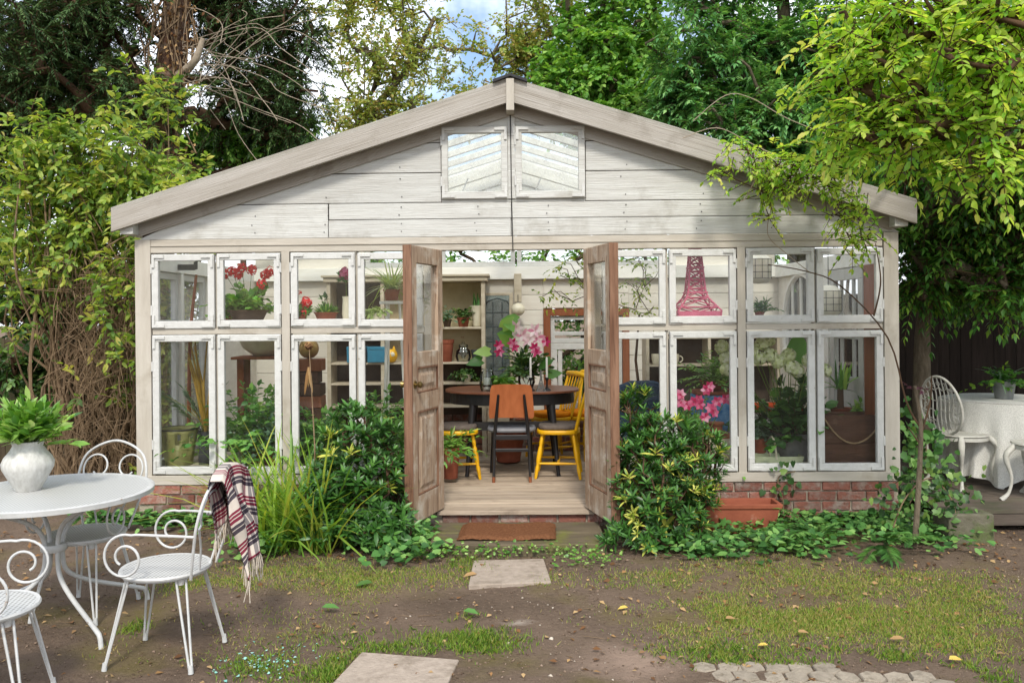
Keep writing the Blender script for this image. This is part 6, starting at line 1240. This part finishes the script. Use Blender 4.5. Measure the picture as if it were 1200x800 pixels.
lush = ((470, 760, 110, 22, 1.0), (400, 790, 80, 16, .9), (545, 765, 40, 25, .8), (900, 768, 120, 14, .8), (1130, 785, 110, 18, .9), (530, 730, 30, 18, .5), (1040, 775, 60, 12, .5), (160, 735, 18, 8, .6), (560, 660, 50, 8, .5), (290, 775, 30, 10, .5))
thin = ((330, 680, 90, 22, .5), (440, 672, 110, 14, .55), (560, 668, 60, 10, .5), (900, 690, 160, 30, .7), (1000, 720, 160, 36, .7), (850, 730, 80, 30, .65), (1100, 690, 90, 30, .25), (1130, 745, 90, 25, .45), (400, 730, 200, 30, .10), (660, 680, 60, 8, .25), (250, 690, 60, 10, .3), (200, 760, 120, 20, .12))
def blades(n, spots, h, w_, rnd_lo, rnd_hi, thr):
    x = rng.uniform(-4.5, 5.2, n * 14); y = rng.uniform(-3.9, -.3, n * 14); d = gauss_density(x, y, spots) * (.06 + fbm(x, y))
    k = rng.random(len(x)) < np.clip(d - thr, 0, 1); x, y = x[k][:n], y[k][:n]; m_ = len(x)
    cr_ = [PZ(a, b_, .014) for a, b_ in ((357, 834), (506, 838), (538, 772), (424, 763))]; inq = np.ones(len(x), bool)
    for e0, e1 in zip(cr_, cr_[1:] + cr_[:1]): inq &= ((e1[0] - e0[0]) * (y - e0[1]) - (e1[1] - e0[1]) * (x - e0[0])) > -.008
    inside = ((x > .84) & (x < 1.95) & (y < -2.6)) | inq; x, y = x[~inside], y[~inside]; m_ = len(x)
    D = rdir(m_, 1.1, .5); D[:, 2] = np.abs(D[:, 2]) + .15; return (np.stack([x, y, ground_z(x, y) - .004], 1), D, rdir(m_, 0), rng.uniform(*h, m_), np.full(m_, w_), 'quad', .2, rng.uniform(.1, .7, m_), rng.uniform(rnd_lo, rnd_hi, m_))
tag(leaf_obj('lawn_grass', [blades(46000, lush, (.015, .05), .0038, 0, .75, .04), blades(60000, thin, (.01, .036), .0036, .2, 1.05, .03)], l_grass), 'patchy short grass growing through the soil', 'grass', kind='stuff')
n = 5200; x = rng.uniform(-4.2, 5, n); y = rng.uniform(-3.6, -.1, n); keep = rng.random(n) < np.clip(.22 + .8 * gauss_density(x, y, ((420, 650, 90, 10, .8), (1120, 650, 110, 20, .9), (950, 700, 200, 50, .5), (120, 600, 120, 40, .6), (830, 660, 60, 10, .6))), 0, 1); x, y = x[keep], y[keep]; n = len(x); L = rng.uniform(.018, .05, n)
D = rdir(n); D[:, 2] *= .15; tag(leaf_obj('leaf_litter', [(np.stack([x, y, ground_z(x, y) + .012], 1), D, nrm(np.array([[0, 0, 1.]]) + rng.normal(0, .3, (n, 3))), L, L * .6, 'simple', .2, .2)], l_litter), 'scattered small brown fallen leaves', 'leaf litter', kind='stuff')
for px, py, L, lm, lab in ((377, 711, .10, l_ground, 'long green fallen leaf on bare soil at left'), (437, 682, .11, l_ivy, 'dark green fallen leaf near the left shrub'), (543, 715, .09, l_ground, 'curled green fallen leaf left of the pale scuff'), (559, 672, .09, l_litter, 'grey-brown leaf overlapping the upper slab corner'), (736, 711, .06, l_yel, 'pale yellow fallen leaf right of the path'), (1112, 772, .075, l_yel, 'pale fallen leaf in the grass at bottom right'), (1060, 748, .07, l_litter, 'brown fallen leaf in the turf at right'), (935, 795 - 55, .06, l_litter, 'whitish curled leaf in the middle of the right turf'), (850, 724, .06, l_litter, 'russet fallen leaf on the right turf'), (900, 755, .05, l_yel, 'golden fallen leaf above the cobbles')):
    q = PZ(px, py, .02); tag(leaf_obj('fallen_leaf', [(np.array([q]), nrm(np.array([[random.choice((-1, 1)), random.uniform(-.4, .4), .12]])), np.array([[0, -.2, 1.]]), [L], [L * .55], 'oval', .3, .25, np.array([.6]))], lm, origin=tuple(q)), lab, 'leaf', 'single fallen leaves')
n = 110; c_ = PZ(320, 770); q = rng.normal(0, 1, (n, 2)) * np.array([.13, .12]); x, y = c_[0] + q[:, 0], c_[1] + q[:, 1]; L = rng.uniform(.006, .02, n)
tag(leaf_obj('chalk_crumbs', [(np.stack([x, y, ground_z(x, y) + .008], 1), rdir(n) * [1, 1, .2], np.tile([[0, 0, 1.]], (n, 1)) + rng.normal(0, .3, (n, 3)), L, L * 1.2, 'simple', .3, .1)], leafmat('turquoise_crumb', ('6FA79C', '8FC0B4', 'A9CFC6'), 0, .8, .2)), 'pale turquoise crumbs scattered on the soil at bottom left', 'crumbs', kind='stuff')

STUFF = ('foliage', 'crown', 'twigs', 'limbs', 'stems', 'fringe', 'dead_tangle', 'branches', 'fronds', 'leaves', 'blossom', 'palm_frond', 'flower_stems', 'variegated_foliage', 'tendrils', 'canes', 'big_leaves', 'dry_leaves')
for o in sc.objects:
    if o.parent is not None and o.type == 'MESH' and o.name.split('.')[0] in STUFF: o['kind'] = 'stuff'

def lumps(name, label, n, size, mat, spots=None, region=(-3.4, 4.2, -3.6, -.35)):
    x = rng.uniform(region[0], region[1], n); y = rng.uniform(region[2], region[3], n)
    if spots is not None: k = rng.random(n) < np.clip(gauss_density(x, y, spots), 0, 1); x, y = x[k], y[k]; n = len(x)
    base = np.array([(1, 0, 0), (-.4, .9, 0), (-.6, -.8, 0), (.1, .1, .8), (.0, 0, -.7)]); tri = np.array([(0, 1, 3), (1, 2, 3), (2, 0, 3), (1, 0, 4), (2, 1, 4), (0, 2, 4)])
    a = rng.uniform(0, 6.28, n); sz = size * rng.lognormal(0, .45, n); B = base[None] * rng.uniform(.6, 1.2, (n, 5, 1)); c_, s_ = np.cos(a)[:, None], np.sin(a)[:, None]
    V = np.stack([B[..., 0] * c_ - B[..., 1] * s_, B[..., 0] * s_ + B[..., 1] * c_, B[..., 2] * .7], 2) * sz[:, None, None] + np.stack([x, y, ground_z(x, y) + .002], 1)[:, None]
    T = tri[None] + (np.arange(n) * 5)[:, None, None]; return tag(link(name, np_mesh(name, V.reshape(-1, 3), T.reshape(-1, 3), np.repeat(rng.random(n), 6), True), mat), label, 'soil', kind='stuff')
lumps('soil_crumbs', 'loose crumbs of dark soil on the bare ground', 15000, .0055, leafmat('soil_crumb', ('56473B', '6A594B', '7E6C5C', '8A7868'), 0, .95, .1))
lumps('pebbles', 'tiny pale pebbles and chips on the bare path', 1300, .006, leafmat('pebble', ('8A7C6E', 'A99C8C', 'C4B8A8'), 0, .9, .15), ((700, 740, 200, 60, .9), (560, 710, 120, 30, .6), (300, 740, 150, 40, .5), (1100, 660, 100, 30, .6)))
n = 420; x = rng.uniform(-3.4, 4, n); y = rng.uniform(-3.5, -.3, n); A = np.stack([x, y, ground_z(x, y) + .006], 1); D = rdir(n); D[:, 2] *= .06
tag(tube_obj('fallen_twigs', A, A + D * rng.uniform(.03, .14, (n, 1)), .0018, .0012, m_vine, None, 4), 'thin dry twigs scattered over the soil', 'twigs', kind='stuff')
